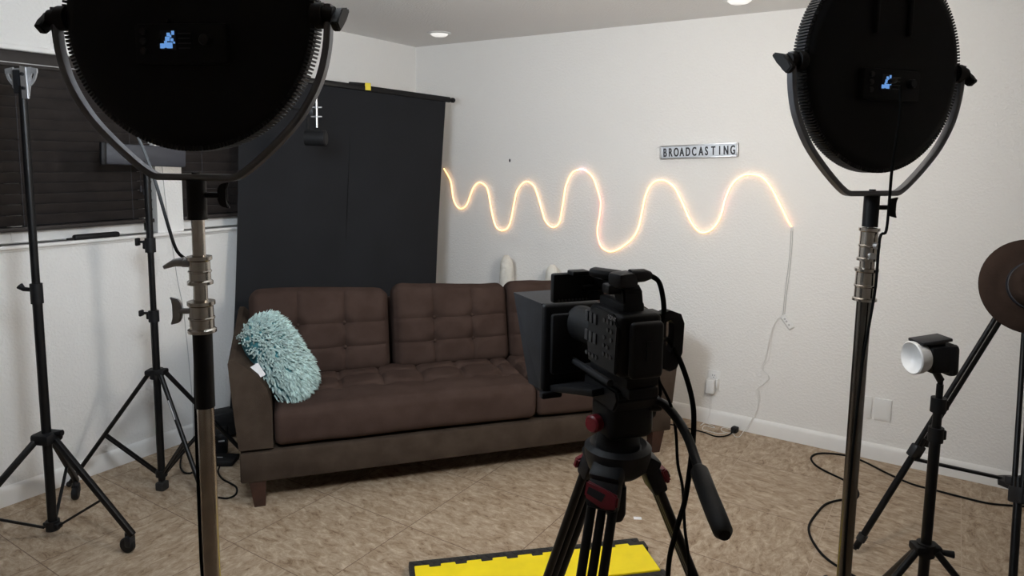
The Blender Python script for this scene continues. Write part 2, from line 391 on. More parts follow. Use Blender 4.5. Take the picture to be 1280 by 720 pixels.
for side in (0, 1):
    def prof(k, dz):
        pts = [(-.040, .283), (-.056, .45), (-.074, .690+dz), (-.066, .706+dz), (-.045, .705+dz), (-.005, .675+dz*.9), (.050, .618+dz*.8), (.085, .560+dz*.6), (.102, .505+dz*.4), (.107, .44), (.107, .283)]
        return [((2.14-x_ if side else x_), k, z_) for x_, z_ in pts]
    g = G().loft([prof(.004, -.006), prof(-.004, 0)][::-1] + [prof(.3, .025), prof(.6, .06), prof(.79, .075)])
    g.build('arm', 'sofa_base', sofa, sharp=30)
for lx in (.035, 2.105):
    for ly in (.04, .75):
        s1, s0 = .036, .024
        G().loft([[(lx+a*s0+.006*(1 if lx < 1 else -1), ly+b*s0, 0) for a, b in ((-1, -1), (1, -1), (1, 1), (-1, 1))], [(lx+a*s1, ly+b*s1, .128) for a, b in ((-1, -1), (1, -1), (1, 1), (-1, 1))]]).build('leg', 'wood', sofa)

# ------------------------------------------------------------------ pillow
u_, n_ = V((.6275, .7786, 0)), V((.7786, -.6275, 0))
Np = (u_*.74+n_*.55+V((0, 0, .46))).normalized(); Vp = (V((0, 0, 1))-Np*Np.z).normalized(); Hp = Vp.cross(Np).normalized()
Vp, Hp = Vp*math.cos(.26)-Hp*math.sin(.26), Hp*math.cos(.26)+Vp*math.sin(.26)
PC = V((.885, -2.022, .648))
pil = thing('pillow', 'shaggy aqua cushion with white tag leaning on the sofa arm', 'pillow', PC)
g = G(); a_, b_, th = .118, .215, .085
def pillow_pt(s, t, sgn):
    e = max(0, (1-abs(s)**4))*max(0, (1-abs(t)**4))
    return Hp*(s*a_*(1-.10*t*t))+Vp*(t*b_*(1-.10*s*s))+Np*(sgn*th*(e**.45))
n = 22; grid = {}
for sgn in (-1, 1):
    vv = [[g.bm.verts.new(PC+pillow_pt(2*i/n-1, 2*j/n-1, sgn)) for j in range(n+1)] for i in range(n+1)]
    for i in range(n):
        for j in range(n): g.bm.faces.new((vv[i][j], vv[i+1][j], vv[i+1][j+1], vv[i][j+1]))
bmesh.ops.remove_doubles(g.bm, verts=list(g.bm.verts), dist=.0005)
g.build('cover', 'teal', pil, True)
g = G()
for k in range(2500):
    s, t = random.uniform(-1.02, 1.02), random.uniform(-1.02, 1.02)
    if k > 1900: s = random.uniform(-1.02, -.78)
    if k > 2300: s, t = random.uniform(-1.02, 1.02), random.choice((-1, 1))*random.uniform(.85, 1.02)
    edge = max(abs(s), abs(t)); s2, t2 = max(-1, min(1, s)), max(-1, min(1, t))
    p = PC+pillow_pt(s2, t2, 1)
    if edge > .9 and random.random() < .5: p -= Np*random.uniform(0, .05)
    d = (Np*random.uniform(.45, 1.0)+Hp*(s*.75+random.uniform(-.45, .45))+Vp*(t*.75-.25+random.uniform(-.45, .45))).normalized()
    L_ = random.uniform(.026, .042); w = random.uniform(.0036, .0062)
    sd = d.cross(V((random.uniform(-1, 1), random.uniform(-1, 1), random.uniform(-1, 1)))).normalized(); n2 = d.cross(sd)
    bend = V((0, 0, -1))*L_*.25
    r0 = [p-d*.004+sd*w*.6*math.cos(q)+n2*w*.6*math.sin(q) for q in (0, 2.1, 4.2)]
    r1 = [p+d*L_*.55+bend*.3+sd*w*math.cos(q)+n2*w*math.sin(q) for q in (0, 2.1, 4.2)]
    tip = p+d*L_+bend
    A = [g.bm.verts.new(q) for q in r0]; B = [g.bm.verts.new(q) for q in r1]; Tt = g.bm.verts.new(tip)
    for i in range(3):
        j = (i+1) % 3; g.bm.faces.new((A[i], A[j], B[j], B[i])); g.bm.faces.new((B[i], B[j], Tt))
o = g.build('shag', 'shag', pil, True)
tp = PC-Hp*a_*1.10+Vp*.02-Np*.02
rt_ = M((Hp, -Vp, Np)).transposed()
G().box(tp-Hp*.012+n_*.03+V((0, 0, .005)), (.052, .066, .0012), M.Rotation(.5, 3, n_) @ M((u_, V((0, 0, 1)), n_)).transposed()).box(tp-Hp*.004+n_*.027-V((0, 0, .034)), (.032, .046, .0012), M.Rotation(.25, 3, n_) @ M((u_, V((0, 0, 1)), n_)).transposed()).build('care_tag', 'paper', pil, True)

# ------------------------------------------------------------------ pull-up backdrop
TL, TR, BL, BR = V((.047, -1.588, 2.069)), V((.557, -.334, 1.994)), V((.149, -1.793, .13)), V((.627, -.549, .13))
bd = thing('backdrop_screen', 'tall black pull-up backdrop screen behind the sofa', 'backdrop', ((BL+BR)/2).to_2d().to_3d())
dn = (TR-TL).cross(V((0, 0, 1))).normalized()
g = G(); nu, nv = 24, 30; R1 = []
for j in range(nv+1):
    row = []
    for i in range(nu+1):
        s, t = i/nu, j/nv
        p = (TL*(1-s)+TR*s)*(1-t)+(BL*(1-s)+BR*s)*t
        pinch = .012*math.sin(PI*t)*(1 if s > .5 else -1)*abs(2*s-1)**3
        p = p - (TR-TL).normalized()*pinch + dn*(.010*math.sin(s*9+1)*math.sin(PI*t)+.006*math.sin(s*21+t*2)*math.sin(PI*t))
        row.append(p)
    R1.append(row)
vs = [[[g.bm.verts.new(p+dn*o) for p in row] for row in R1] for o in (-.0012, .0012)]
for q in vs:
    for j in range(nv):
        for i in range(nu): g.bm.faces.new((q[j][i], q[j][i+1], q[j+1][i+1], q[j+1][i]))
for i in range(nu):
    for j in (0, nv): g.bm.faces.new((vs[0][j][i], vs[0][j][i+1], vs[1][j][i+1], vs[1][j][i]))
for j in range(nv):
    for i in (0, nu): g.bm.faces.new((vs[0][j][i], vs[0][j+1][i], vs[1][j+1][i], vs[1][j][i]))
g.build('fabric', 'backdrop', bd, True)
dr = (TR-TL).normalized(); b0, b1 = TL-dr*.02+V((0, 0, .014)), TR+dr*.035+V((0, 0, .010))
G().beam(b0, b1, .024, .036, bev=.006).build('top_bar', 'bmetal', bd, True)
G().lathe([(.010, 0), (.010, .012), (.017, .014), (.017, .032), (.012, .038), (0, .039)], b1-dr*.002, dr, 20).build('end_knob', 'black', bd, True)
pm = TL+(TR-TL)*.55
G().box(b0+(b1-b0)*.53+V((0, 0, .024)), (.13, .02, .014), M.Rotation(math.atan2(dr.y, dr.x), 4, 'Z'), bev=.005).build('carry_handle', 'black', bd, True)
G().box(b0+(b1-b0)*.57+V((0, 0, .012)), (.038, .03, .046), M.Rotation(math.atan2(dr.y, dr.x), 4, 'Z'), bev=.002).build('yellow_label', 'tag_yellow', bd, True, label='small yellow tag on the top bar')
db = (BR-BL).normalized(); rz = math.atan2(db.y, db.x); pc = (BL+BR)/2
G().box(pc-db*.03+V((0, 0, -.035)), ((BR-BL).length+.22, .10, .145), M.Rotation(rz, 4, 'Z'), bev=.014).build('base_case', 'black', bd, True)
for q in (-.55, .5): G().box((pc.x+db.x*q, pc.y+db.y*q, .012), (.05, .16, .024), M.Rotation(rz, 4, 'Z'), bev=.005).build('foot', 'black', bd, True)
for q in (-.3, .3):   # folding scissor arms behind the fabric
    m0 = pc+db*q-dn*-.05; mid = (m0+(pm))/2
G().beam(pc+dn*-.035*-1*(-1)+V((0, 0, .02)), (TL+TR)/2-dn*.018, .03, .014).build('support_pole', 'bmetal', bd, True)

# ------------------------------------------------------------------ things along the left wall
blk = G().box((.205, -1.985, .062), (.12, .15, .124), 1.1, bev=.01)
t = thing('battery_charger', 'black boxy charger with yellow-green label beside the sofa arm', 'charger', (.262, -1.965, 0))
rot = M.Rotation(.95, 4, 'Z'); xv = rot @ V((1, 0, 0)); yv = rot @ V((0, 1, 0)); c0 = V((.262, -1.965, .062))
blk.bm.free()
G().box(c0, (.13, .13, .118), rot, bev=.012).build('body', 'black', t, True)
G().box(c0-yv*.066-xv*.028+V((0, 0, .012)), (.026, .002, .062), rot).build('sticker', 'label', t, True, label='yellow-green sticker')
G().box(c0-yv*.066+xv*.035+V((0, 0, .02)), (.03, .002, .008), rot).build('print_mark', 'mark', t, True)
for q in (-1, 1): G().cyl(c0+xv*.045*q-V((0, 0, .062)), c0+xv*.045*q-V((0, 0, .055)), .01, seg=12).build('foot', 'black', t, True)
t = thing('power_adapter', 'flat black power adapter on the floor beside the sofa', 'adapter', (.40, -2.03, 0))
G().box((.40, -2.03, .014), (.17, .11, .028), .6, bev=.008).build('body', 'black', t, True)
G().box((.375, -2.06, .0285), (.02, .012, .001), .6).box((.40, -2.03, .0285), (.03, .006, .001), .6).build('printed_mark', 'mark', t, True)
def cord(name, pts, r, m, lab, cat='cord', sm=5, group=None, parent=None):
    g = G().tube(pts, r, 8, sm)
    return g.build(name, m, parent, True) if parent else tag(g.build(name, m), lab, cat, group)
cord('loose_cable', [(.049, -1.924, .006), (.045, -1.975, .006), (.159, -2.091, .006), (.275, -2.174, .006), (.36, -2.208, .006), (.399, -2.196, .006), (.387, -2.159, .006)], .0045, 'cord', 'thin black cord looped on floor behind the chrome stand')
cord('power_cord', [(.452, -2.068, .006), (.502, -2.11, .006), (.585, -2.142, .006), (.658, -2.149, .006), (.723, -2.16, .006), (.778, -2.203, .006), (.782, -2.247, .006), (.742, -2.266, .006), (.707, -2.277, .006), (.62, -2.27, .006)], .0045, 'cord', '', parent=t)
cord('hanging_wire', [(.03, -2.053, 1.60), (.03, -2.053, 1.525), (.03, -2.041, 1.322), (.035, -2.02, 1.106), (.03, -1.997, 0.928), (.03, -1.972, 0.769), (.03, -1.961, 0.609), (.025, -1.949, 0.447), (.02, -1.935, 0.2), (.02, -1.94, .01)], .0022, 'gcord', 'thin grey cord hanging down the wall beside the window post')
t = thing('handheld_device', 'slim black device lying on the window sill', 'device', (.012, -2.39, ZB))
G().box((.008, -2.39, ZB+.012), (.034, .215, .028), bev=.011, seg=3).build('body', 'black', t, True)
G().box((.008, -2.505, ZB+.007), (.02, .04, .01), bev=.004).build('tip', 'black', t, True)

# ------------------------------------------------------------------ black tripod stands on the left
def caster(parent, x, y, topz, dirv):
    c = G(); r = .032; d = V(dirv).to_3d(); d.z = 0; d.normalize(); sd = V((-d.y, d.x, 0))
    c.lathe([(.012, -.013), (r*.8, -.013), (r, -.007), (r, .007), (r*.8, .013), (.012, .013)], (x, y, r), sd, 20)
    w = c.build('caster_wheel', 'black', parent, True)
    G().box((x+d.x*.012-0, y+d.y*.012, r*1.55), (.03, .034, r*1.5), math.atan2(d.y, d.x), bev=.008).cyl((x, y, r*2.1), (x, y, max(topz, r*2.3)), .009, seg=12).build('caster_fork', 'dark', w)
    return w
st = thing('tripod_stand', 'black wheeled tripod stand with silver bracket on top, far left', 'stand', (.485, -2.86, 0))
cx, cy = .485, -2.86
G().cyl((cx, cy, .05), (cx, cy, 1.04), .0175).build('lower_tube', 'bmetal', st, True)
G().cyl((cx, cy, 1.03), (cx, cy, 1.86), .0145).build('upper_tube', 'bmetal', st, True)
kn = G().cyl((cx, cy, 1.005), (cx, cy, 1.085), .0225).box((cx-.022, cy+.012, 1.05), (.03, .03, .05), .5, bev=.006).build('tube_clamp', 'black', st, True)
rtv = V((.84, .543, 0)); fwv = V((-.543, .84, 0))
G().tube([V((cx, cy, 1.06))-rtv*.02, V((cx, cy, 1.062))-rtv*.05, V((cx, cy, 1.075))-rtv*.066], [.008, .009, .014], 10).build('clamp_knob', 'black', kn)
G().box((cx, cy, .445), (.085, .085, .045), .4, bev=.012).build('leg_collar', 'black', st, True)
G().tube([V((cx, cy, .46))+rtv*.03, V((cx, cy, .465))+rtv*.065], [.008, .013], 10).build('collar_knob', 'black', st, True)
G().cyl((cx, cy, .045), (cx, cy, .085), .026).box((cx, cy, .065), (.075, .03, .022), .35, bev=.005).build('spreader_hub', 'black', st, True)
for (fx, fy) in ((.831, -2.737), (.200, -2.642), (.43, -3.222)):
    d = V((fx-cx, fy-cy, 0)); L_ = d.length; d.normalize()
    a = V((cx, cy, .44))+d*.04; e = V((fx, fy, .075))+d*.03
    leg = G().beam(a, e, .022, .026, bev=.007).build('leg', 'bmetal', st, True)
    m = a+(e-a)*.62
    G().beam(V((cx, cy, .065))+d*.03, m, .012, .010, bev=.002).build('leg_brace', 'bmetal', st, True)
    caster(leg, fx, fy, .085, d)
# slotted silver tilt bracket
bo = V((cx, cy, 1.885)); wx = (rtv*.98+fwv*-.2).normalized(); wy = V((-wx.y, wx.x, 0))
g = G(); arc = []
def ring_plate(g, r0, r1, a0, a1, o, wx, wy, th):
    n = 14; pts = []
    for i in range(n+1):
        a = a0+(a1-a0)*i/n; pts.append((r1*math.cos(a), r1*math.sin(a)))
    for i in range(n, -1, -1):
        a = a0+(a1-a0)*i/n; pts.append((r0*math.cos(a), r0*math.sin(a)))
    g.prism(pts, o-wy*th/2, wx, (0, 0, 1), wy*th)
for r0, r1 in ((.062, .072), (.038, .050)): ring_plate(g, r0, r1, PI*1.02, PI*1.42, bo+V((0, 0, .035)), wx, wy, .006); ring_plate(g, r0, r1, PI*1.58, PI*1.98, bo+V((0, 0, .035)), wx, wy, .006)
for s in (-1, 1): g.prism([(s*.036, .022), (s*.073, .022), (s*.073, .040), (s*.036, .046)], bo-wy*.003, wx, (0, 0, 1), wy*.006)
g.prism([(-.045, .04), (-.045, -.03), (-.012, -.065), (.030, -.065), (.045, 0), (.045, .046)], bo-wy*.002, wx, (0, 0, 1), wy*.004)
g.build('tilt_bracket', 'steel', st, True, label='silver slotted tilt bracket')
G().prism([(-.028, .035), (-.002, .035), (-.002, -.055), (-.028, -.055)], bo-wy*.014, wx, (0, 0, 1), wy*.010, .002).build('bracket_channel', 'dark', st, True)
G().prism([(.004, .05), (.032, .044), (.036, -.075), (.006, -.075)], bo-wy*.012, wx, (0, 0, 1), wy*.008, .0015).build('bracket_plate', 'silver', st, True)
for z, x_ in ((.018, .018), (-.035, .020)): G().cyl(bo+wx*x_-wy*.012+V((0, 0, z)), bo+wx*x_-wy*.019+V((0, 0, z)), .007, seg=6).build('bolt', 'dark', st, True)

st = thing('light_stand', 'black tripod light stand by the left wall holding a flat grey panel', 'stand', (.439, -2.365, 0))
cx, cy = .439, -2.365
G().cyl((cx, cy, .05), (cx, cy, .87), .0165).build('lower_tube', 'bmetal', st, True)
G().cyl((cx, cy, .84), (cx, cy, 1.19), .0135).build('middle_tube', 'bmetal', st, True)
G().cyl((cx, cy, 1.15), (cx, cy, 1.525), .0150).build('upper_tube', 'bmetal', st, True)
G().lathe([(.008, 0), (.008, .012), (.005, .015), (.008, .018), (.006, .028), (0, .030)], (cx, cy, 1.524), seg=14).build('spigot', 'silver', st, True, label='silver spigot')
for z, s in ((1.19, 1), (.855, .8)):
    c = G().cyl((cx, cy, z-.035*s), (cx, cy, z+.03*s), .023).box(V((cx, cy, z))-rtv*.018, (.026, .026, .04*s), .57, bev=.005).build('tube_clamp', 'black', st, True)
    G().tube([V((cx, cy, z+.012))-rtv*.02, V((cx, cy, z+.012))-rtv*.052], [.006, .006], 10).box(V((cx, cy, z+.012))-rtv*.058, (.014, .03, .036*s), .57, bev=.005).build('clamp_knob', 'black', c)
G().cyl((cx, cy, .555), (cx, cy, .60), .03).box((cx, cy, .585), (.09, .06, .026), .57, bev=.008).build('leg_collar', 'black', st, True)
G().cyl((cx, cy, .07), (cx, cy, .10), .026).build('spreader_hub', 'black', st, True)
for i, (fx, fy) in enumerate(((.045, -2.60), (.85, -2.385), (.57, -1.95))):
    d = V((fx-cx, fy-cy, 0)); d.normalize()
    a = V((cx, cy, .58))+d*.035; e = V((fx, fy, .014))
    leg = G().tube([a, e], .0105, 12).build('leg', 'bmetal', st, True)
    G().sphere(e, .0138, u=12, v=8).build('rubber_foot', 'rubber', leg)
    m = a+(e-a)*(.55 if i == 0 else .5)
    for q in (-1, 1):
        sd = V((-d.y, d.x, 0))*.009*q; G().beam(V((cx, cy, .085))+d*.02+sd, m+sd, .005, .010).build('leg_brace', 'bmetal', st, True)
    if i == 1: G().beam(a+(e-a)*.20+V((0, -.010, .004)), a+(e-a)*.34+V((0, -.010, .004)), .003, .012).build('brand_print', 'mark', leg)
G().cyl((cx, cy, .03), (cx, cy, .06), .006, seg=10).box((cx, cy, .021), (.046, .046, .042), .4, bev=.008).build('centre_foot', 'rubber', st, True)

pn = thing('flat_light_panel', 'flat dark grey panel on the black stand in front of the window post', 'panel', (.36, -2.285, 1.53))
p0, p1 = V((.262, -2.462, 1.605)), V((.318, -2.100, 1.590)); pd = (p1-p0)
G().beam(p0, p1, .028, .098, bev=.010).build('housing', 'grey', pn, True)
G().beam(p0-pd*.04, p0+pd*.03, .034, .106, bev=.008).build('end_cap', 'black', pn, True)
pm_ = p0+pd*.45
G().tube([pm_+V((.01, 0, -.03)), pm_+V((.05, -.02, -.045)), V((.439, -2.365, 1.540)), V((.439, -2.365, 1.515))], .007, 10).cyl((.439, -2.365, 1.512), (.439, -2.365, 1.524), .017, seg=14).build('mount_arm', 'black', pn, True)

# boom arm with hanging microphone
mb = thing('microphone_boom', 'black wall-mounted boom arm with silver rod in front of the backdrop', 'boom arm', (0, -1.80, 1.962))
j = V((.654, -1.612, 1.838))
G().lathe([(.035, 0), (.035, .008), (.014, .014), (.014, .04), (0, .042)], (0, -1.80, 1.962), (1, 0, 0), 20).build('wall_plate', 'black', mb, True)
G().tube([(.03, -1.791, 1.957), j+V((-.03, -.009, .006))], .0065, 10).build('arm', 'bmetal', mb, True)
kx = rtv
G().box(j+kx*.012, (.034, .024, .036), .57, bev=.004).build('rod_clamp', 'dark', mb, True)
G().cyl(j-kx*.035, j-kx*.008, .006, seg=12).sphere(j-kx*.036-fwv*.004, .009, u=10, v=8).build('clamp_screw', 'silver', mb, True)
rc = j+kx*.045
G().cyl(rc-V((0, 0, .083)), rc+V((0, 0, .085)), .0058, seg=14).build('rod', 'silver', mb, True, label='silver vertical rod')
for z in (-.026, .022): G().cyl(rc+V((0, 0, z-.004)), rc+V((0, 0, z+.004)), .012, seg=14).beam(rc+V((0, 0, z))-kx*.03, rc+V((0, 0, z))+kx*.028, .012, .007, bev=.002).build('rod_bracket', 'steel', mb, True)
mc = thing('hanging_microphone', 'black stubby microphone hanging below the silver boom rod', 'microphone', (.69, -1.606, 1.66))
q = V((.690, -1.606, 1.700))
G().tube([q-kx*.045, q+kx*.045], .040, 24).build('body', 'panel', mc, True)
G().lathe([(.042, 0), (.042, .018), (.036, .024), (0, .025)], q+kx*.040, kx, 24).build('grille', 'black', mc, True)
G().beam(q-kx*.03+V((0, 0, .035)), q-kx*.03+V((0, 0, .125)), .016, .010, (1, 0, 0), .003).beam(q-kx*.03+V((0, 0, .120)), q-kx*.0+V((0, 0, .128)), .016, .010, bev=.002).build('mount_bar', 'black', mc, True)

# ------------------------------------------------------------------ round LED panels and their chrome stands
def round_panel(loc, rz, lab, left):
    r = thing('round_light_panel', lab, 'light panel', loc, rz, 'round light panels')
    R = .254
    G().lathe([(0, -.020), (R-.03, -.020), (R-.012, -.016), (R-.006, -.010), (R-.006, .022), (R-.012, .026), (0, .026)], (0, 0, 0), (0, 1, 0), 96).build('housing', 'panel', r)
    g = G(); nt_ = 210
    for k in range(nt_):
        a = 2*PI*k/nt_; g.box(((R-.002)*math.cos(a), .006, (R-.002)*math.sin(a)), (.010, .036, .0042), M.Rotation(-a, 4, 'Y'))
    g.build('rim_fins', 'dark', r)
    G().lathe([(0, .0262), (R-.02, .0262), (R-.02, .030), (0, .032)], (0, 0, 0), (0, 1, 0), 72).build('diffuser', 'diff_cool' if left else 'diff_warm', r, label='glowing white front')
    cz = -.055 if left else -.045
    cb = G().box((0, -.026, cz), (.185, .020, .075), bev=.006).build('control_box', 'panel', r)
    s = G()
    G().box((-.022, -.0365, cz+.006), (.030, .002, .036)).build('screen', 'ink', cb)
    g = G()
    for (x_, z_, w, h) in ((-.034, -.010, .009, .010), (-.027, -.007, .006, .014), (-.019, -.009, .012, .012), (-.023, .003, .010, .009), (-.014, .001, .006, .006), (-.021, .011, .007, .007), (-.012, .014, .006, .008), (-.017, .008, .004, .005), (-.010, -.004, .004, .004)):
        g.box((x_, -.0378, cz+z_+.005), (w*.9, .001, h*.9))
    g.build('screen_glow', 'lcd', cb, label='lit blue patch on the small screen')
    g = G()
    for k in range(4): g.box((.010, -.0368, cz+.018-.009*k), (.026-.003*(k % 2), .001, .0022))
    g.build('printed_lines', 'lcdtxt', cb)
    G().lathe([(.011, 0), (.011, .010), (.009, .013), (0, .013)], (.055, -.036, cz+.005), (0, -1, 0), 20).build('dial', 'dark', cb)
    for k in range(3): G().lathe([(.006, 0), (.006, .005), (0, .006)], (-.072, -.036, cz+.022-.018*k), (0, -1, 0), 14).build('socket', 'dark', cb)
    for k, x_ in enumerate((-.055, .055)): G().box((x_, -.023, .135), (.012, .014, .12), bev=.004).build('back_rib', 'panel', r)
    # yoke
    hw = .279
    pts = [(-hw, 0, .02), (-hw, 0, 0), (-hw*.985, 0, -.06), (-hw*.92, 0, -.125), (-hw*.78, 0, -.19), (-hw*.60, 0, -.243), (-hw*.43, 0, -.284), (-hw*.33, 0, -.303), (-hw*.28, 0, -.308)]
    pts = catmull(pts, 4); pts = pts+[V((-p.x, p.y, p.z)) for p in reversed(pts)]
    G().band(pts, (0, .022, 0), .013).build('yoke', 'yoke', r)
    for s in (-1, 1):
        k_ = G().cyl((s*.246, 0, 0), (s*(hw+.012), 0, 0), .017, seg=20).cyl((s*(R-.004), 0, 0), (s*(R+.016), 0, 0), .024, seg=20).build('pivot', 'black', r)
        G().prism([(-.030, -.018), (-.012, -.012), (.012, -.006), (.034, .020), (.028, .028), (.006, .016), (-.014, .014), (-.034, .004)], (s*(hw+.012), 0, 0), (0, .45, .9), (0, .9, -.45), (s*.016, 0, 0), .003).build('wing_knob', 'black', k_)
    rc = G().cyl((0, 0, -.392), (0, 0, -.314), .0185, seg=20).cyl((0, 0, -.312), (0, 0, -.298), .008, seg=12).build('receiver', 'black', r)
    return r, rc
def wing(parent, p, d, m='black', L1=.03, sp=.022):
    d = V(d).normalized(); up = V((0, 0, 1))
    G().cyl(p, V(p)+d*L1, .006, seg=12).prism([(-sp, .0), (-sp*.5, -.006), (sp*.5, -.006), (sp, 0), (sp*1.2, .018), (sp*.5, .010), (-sp*.5, .010), (-sp*1.2, .018)], V(p)+d*L1-d.cross(up)*.005, up, d, d.cross(up)*.01, .002).build('wing_knob', m, parent, True)
LP, RP = V((2.275, -3.289, 0)), V((3.366, -2.157, 0))
r1, rc1 = round_panel((LP.x, LP.y, 1.868), math.radians(26.5), 'round black light panel at upper left seen from behind, in a grey yoke', True)
wing(rc1, LP+V((0, 0, 1.525))+rtv*.018, rtv)
r2, rc2 = round_panel((RP.x, RP.y, 1.838), math.radians(54), 'round black light panel at upper right seen from behind, turned toward the sofa', False)
wing(rc2, RP+V((0, 0, 1.495))+rtv*.018, rtv)
s_ = G().tube([(0, 0, 0)]*0 or [(-.0, -.038, -.035), (-.012, -.05, -.036), (-.028, -.05, -.040)], [.006, .007, .006], 10).build('cord_plug', 'dark', r2)

def chrome_stand(P, segs, knobs, feet, lab):
    r = thing('chrome_light_stand', lab, 'light stand', (P.x, P.y, 0), 0, 'chrome light stands')
    for nm, z0, z1, rad, m in segs:
        if nm == 'collar':
            h = z1-z0
            G().lathe([(.012, 0), (rad+.004, 0), (rad+.004, .006), (rad, .009), (rad, h*.42), (rad+.002, h*.44), (rad+.002, h*.48), (rad, h*.50), (rad*.97, h-.010), (rad*.97+.004, h-.007), (rad*.97+.004, h), (.012, h)], (P.x, P.y, z0), seg=32).build(nm, m, r, True)
        else: G().cyl((P.x, P.y, z0), (P.x, P.y, z1), rad, seg=28).build(nm, m, r, True)
    for z, d, kind, rad in knobs:
        p = V((P.x, P.y, z))+V(d)*rad
        if kind == 'lever':
            G().cyl(p-V(d)*.006, p+V(d)*.014, .009, seg=12).tube([p+V(d)*.010+V((0, 0, .002)), p+V(d)*.030+V((0, 0, .0)), p+V(d)*.052-V((0, 0, .010))], [.010, .008, .004], 10).build('lever', 'steel', r, True)
        elif kind == 'wing': wing(r, p-V(d)*.004, d, 'steel', .026, .024)
        else: G().cyl(p-V(d)*.004, p+V(d)*.012, .008, seg=12).build('screw_knob', 'silver', r, True)
    G().cyl((P.x, P.y, .30), (P.x, P.y, .38), .034).build('leg_collar', 'chrome', r, True)
    G().cyl((P.x, P.y, .10), (P.x, P.y, .13), .030).build('spreader_hub', 'chrome', r, True)
    for fx, fy in feet:
        d = V((fx-P.x, fy-P.y, 0)).normalized(); a = V((P.x, P.y, .34))+d*.03; e = V((fx, fy, .016))
        lg = G().tube([a, e], .0115, 14).build('leg', 'chrome', r, True)
        G().sphere(e, .0155, u=14, v=8).build('rubber_foot', 'rubber', lg)
        G().beam(V((P.x, P.y, .115))+d*.025, a+(e-a)*.45, .012, .006).build('leg_brace', 'chrome', r, True)
    return r
chrome_stand(LP, [('spigot', 1.478, 1.53, .0085, 'chrome'), ('upper_tube', 1.38, 1.492, .0125, 'chrome'), ('collar', 1.345, 1.402, .0205, 'chrome'), ('middle_tube', 1.28, 1.347, .0135, 'chrome'), ('collar', 1.246, 1.310, .0235, 'chrome'),
                  ('black_sleeve', 1.088, 1.248, .0190, 'black'), ('lower_tube', .06, 1.092, .0168, 'chrome')],
             [(1.388, -rtv, 'lever', .020), (1.289, -rtv, 'wing', .023)], [(LP.x+.42*math.cos(a), LP.y+.42*math.sin(a)) for a in (.6, 2.7, 4.8)], 'chrome stand with black sleeve under the upper left round light panel')
chrome_stand(RP, [('spigot', 1.44, 1.50, .0085, 'chrome'), ('upper_tube', 1.34, 1.443, .0180, 'chrome'), ('collar', 1.360, 1.443, .0215, 'chrome'), ('middle_tube', 1.32, 1.362, .0160, 'chrome'), ('collar', 1.257, 1.340, .0250, 'chrome'), ('lower_tube', .06, 1.26, .0178, 'dchrome')],
             [(1.40, -fwv*.95+rtv*.3, 'screw', .020), (1.375, -fwv*.98-rtv*.1, 'screw', .020)], [(3.235, -1.36), (3.366+.45, -2.45), (3.366-.40, -2.75)], 'dark chrome stand under the upper right round light panel')
cord('panel_cable', [(2.262, -3.322, 1.858), (2.20, -3.32, 1.80), (2.09, -3.29, 1.72), (2.02, -3.265, 1.66), (2.045, -3.262, 1.61), (2.10, -3.272, 1.545), (2.17, -3.29, 1.46), (2.226, -3.306, 1.41), (2.244, -3.290, 1.385), *[LP+V((0, 0, z))-rtv*q+fwv*fo for z, q, fo in ((1.35, .020, .018), (1.25, .022, .016), (1.12, .022, .006), (1.0, .0215, .0), (.75, .021, -.003), (.45, .021, 0))], (2.21, -3.36, .2), (2.15, -3.45, .006), (1.95, -3.6, .006)], .0034, 'cord', 'thin black cable looping from the left round panel down its stand')
rz2 = M.Rotation(math.radians(54), 4, 'Z'); k0 = V((RP.x, RP.y, 1.838))
cord('panel_cable', [k0+(rz2 @ V((-.006, -.062, -.05))), k0+(rz2 @ V((-.004, -.064, -.12))), k0+(rz2 @ V((.002, -.05, -.24))), k0+(rz2 @ V((.02, -.034, -.32))), k0+(rz2 @ V((.022, -.03, -.40))), *[RP+V((0, 0, z))-fwv*fo+rtv*q for z, q, fo in ((1.42, .012, .029), (1.30, .010, .030), (1.20, .004, .025), (1.1, -.004, .022), (.9, -.010, .019), (.7, -.012, .018), (.5, -.010, .019), (.25, -.008, .02))], (3.25, -2.1, .006), (3.1, -1.95, .006)], .0034, 'cord', 'thin black cable hanging from the right round panel along its stand')

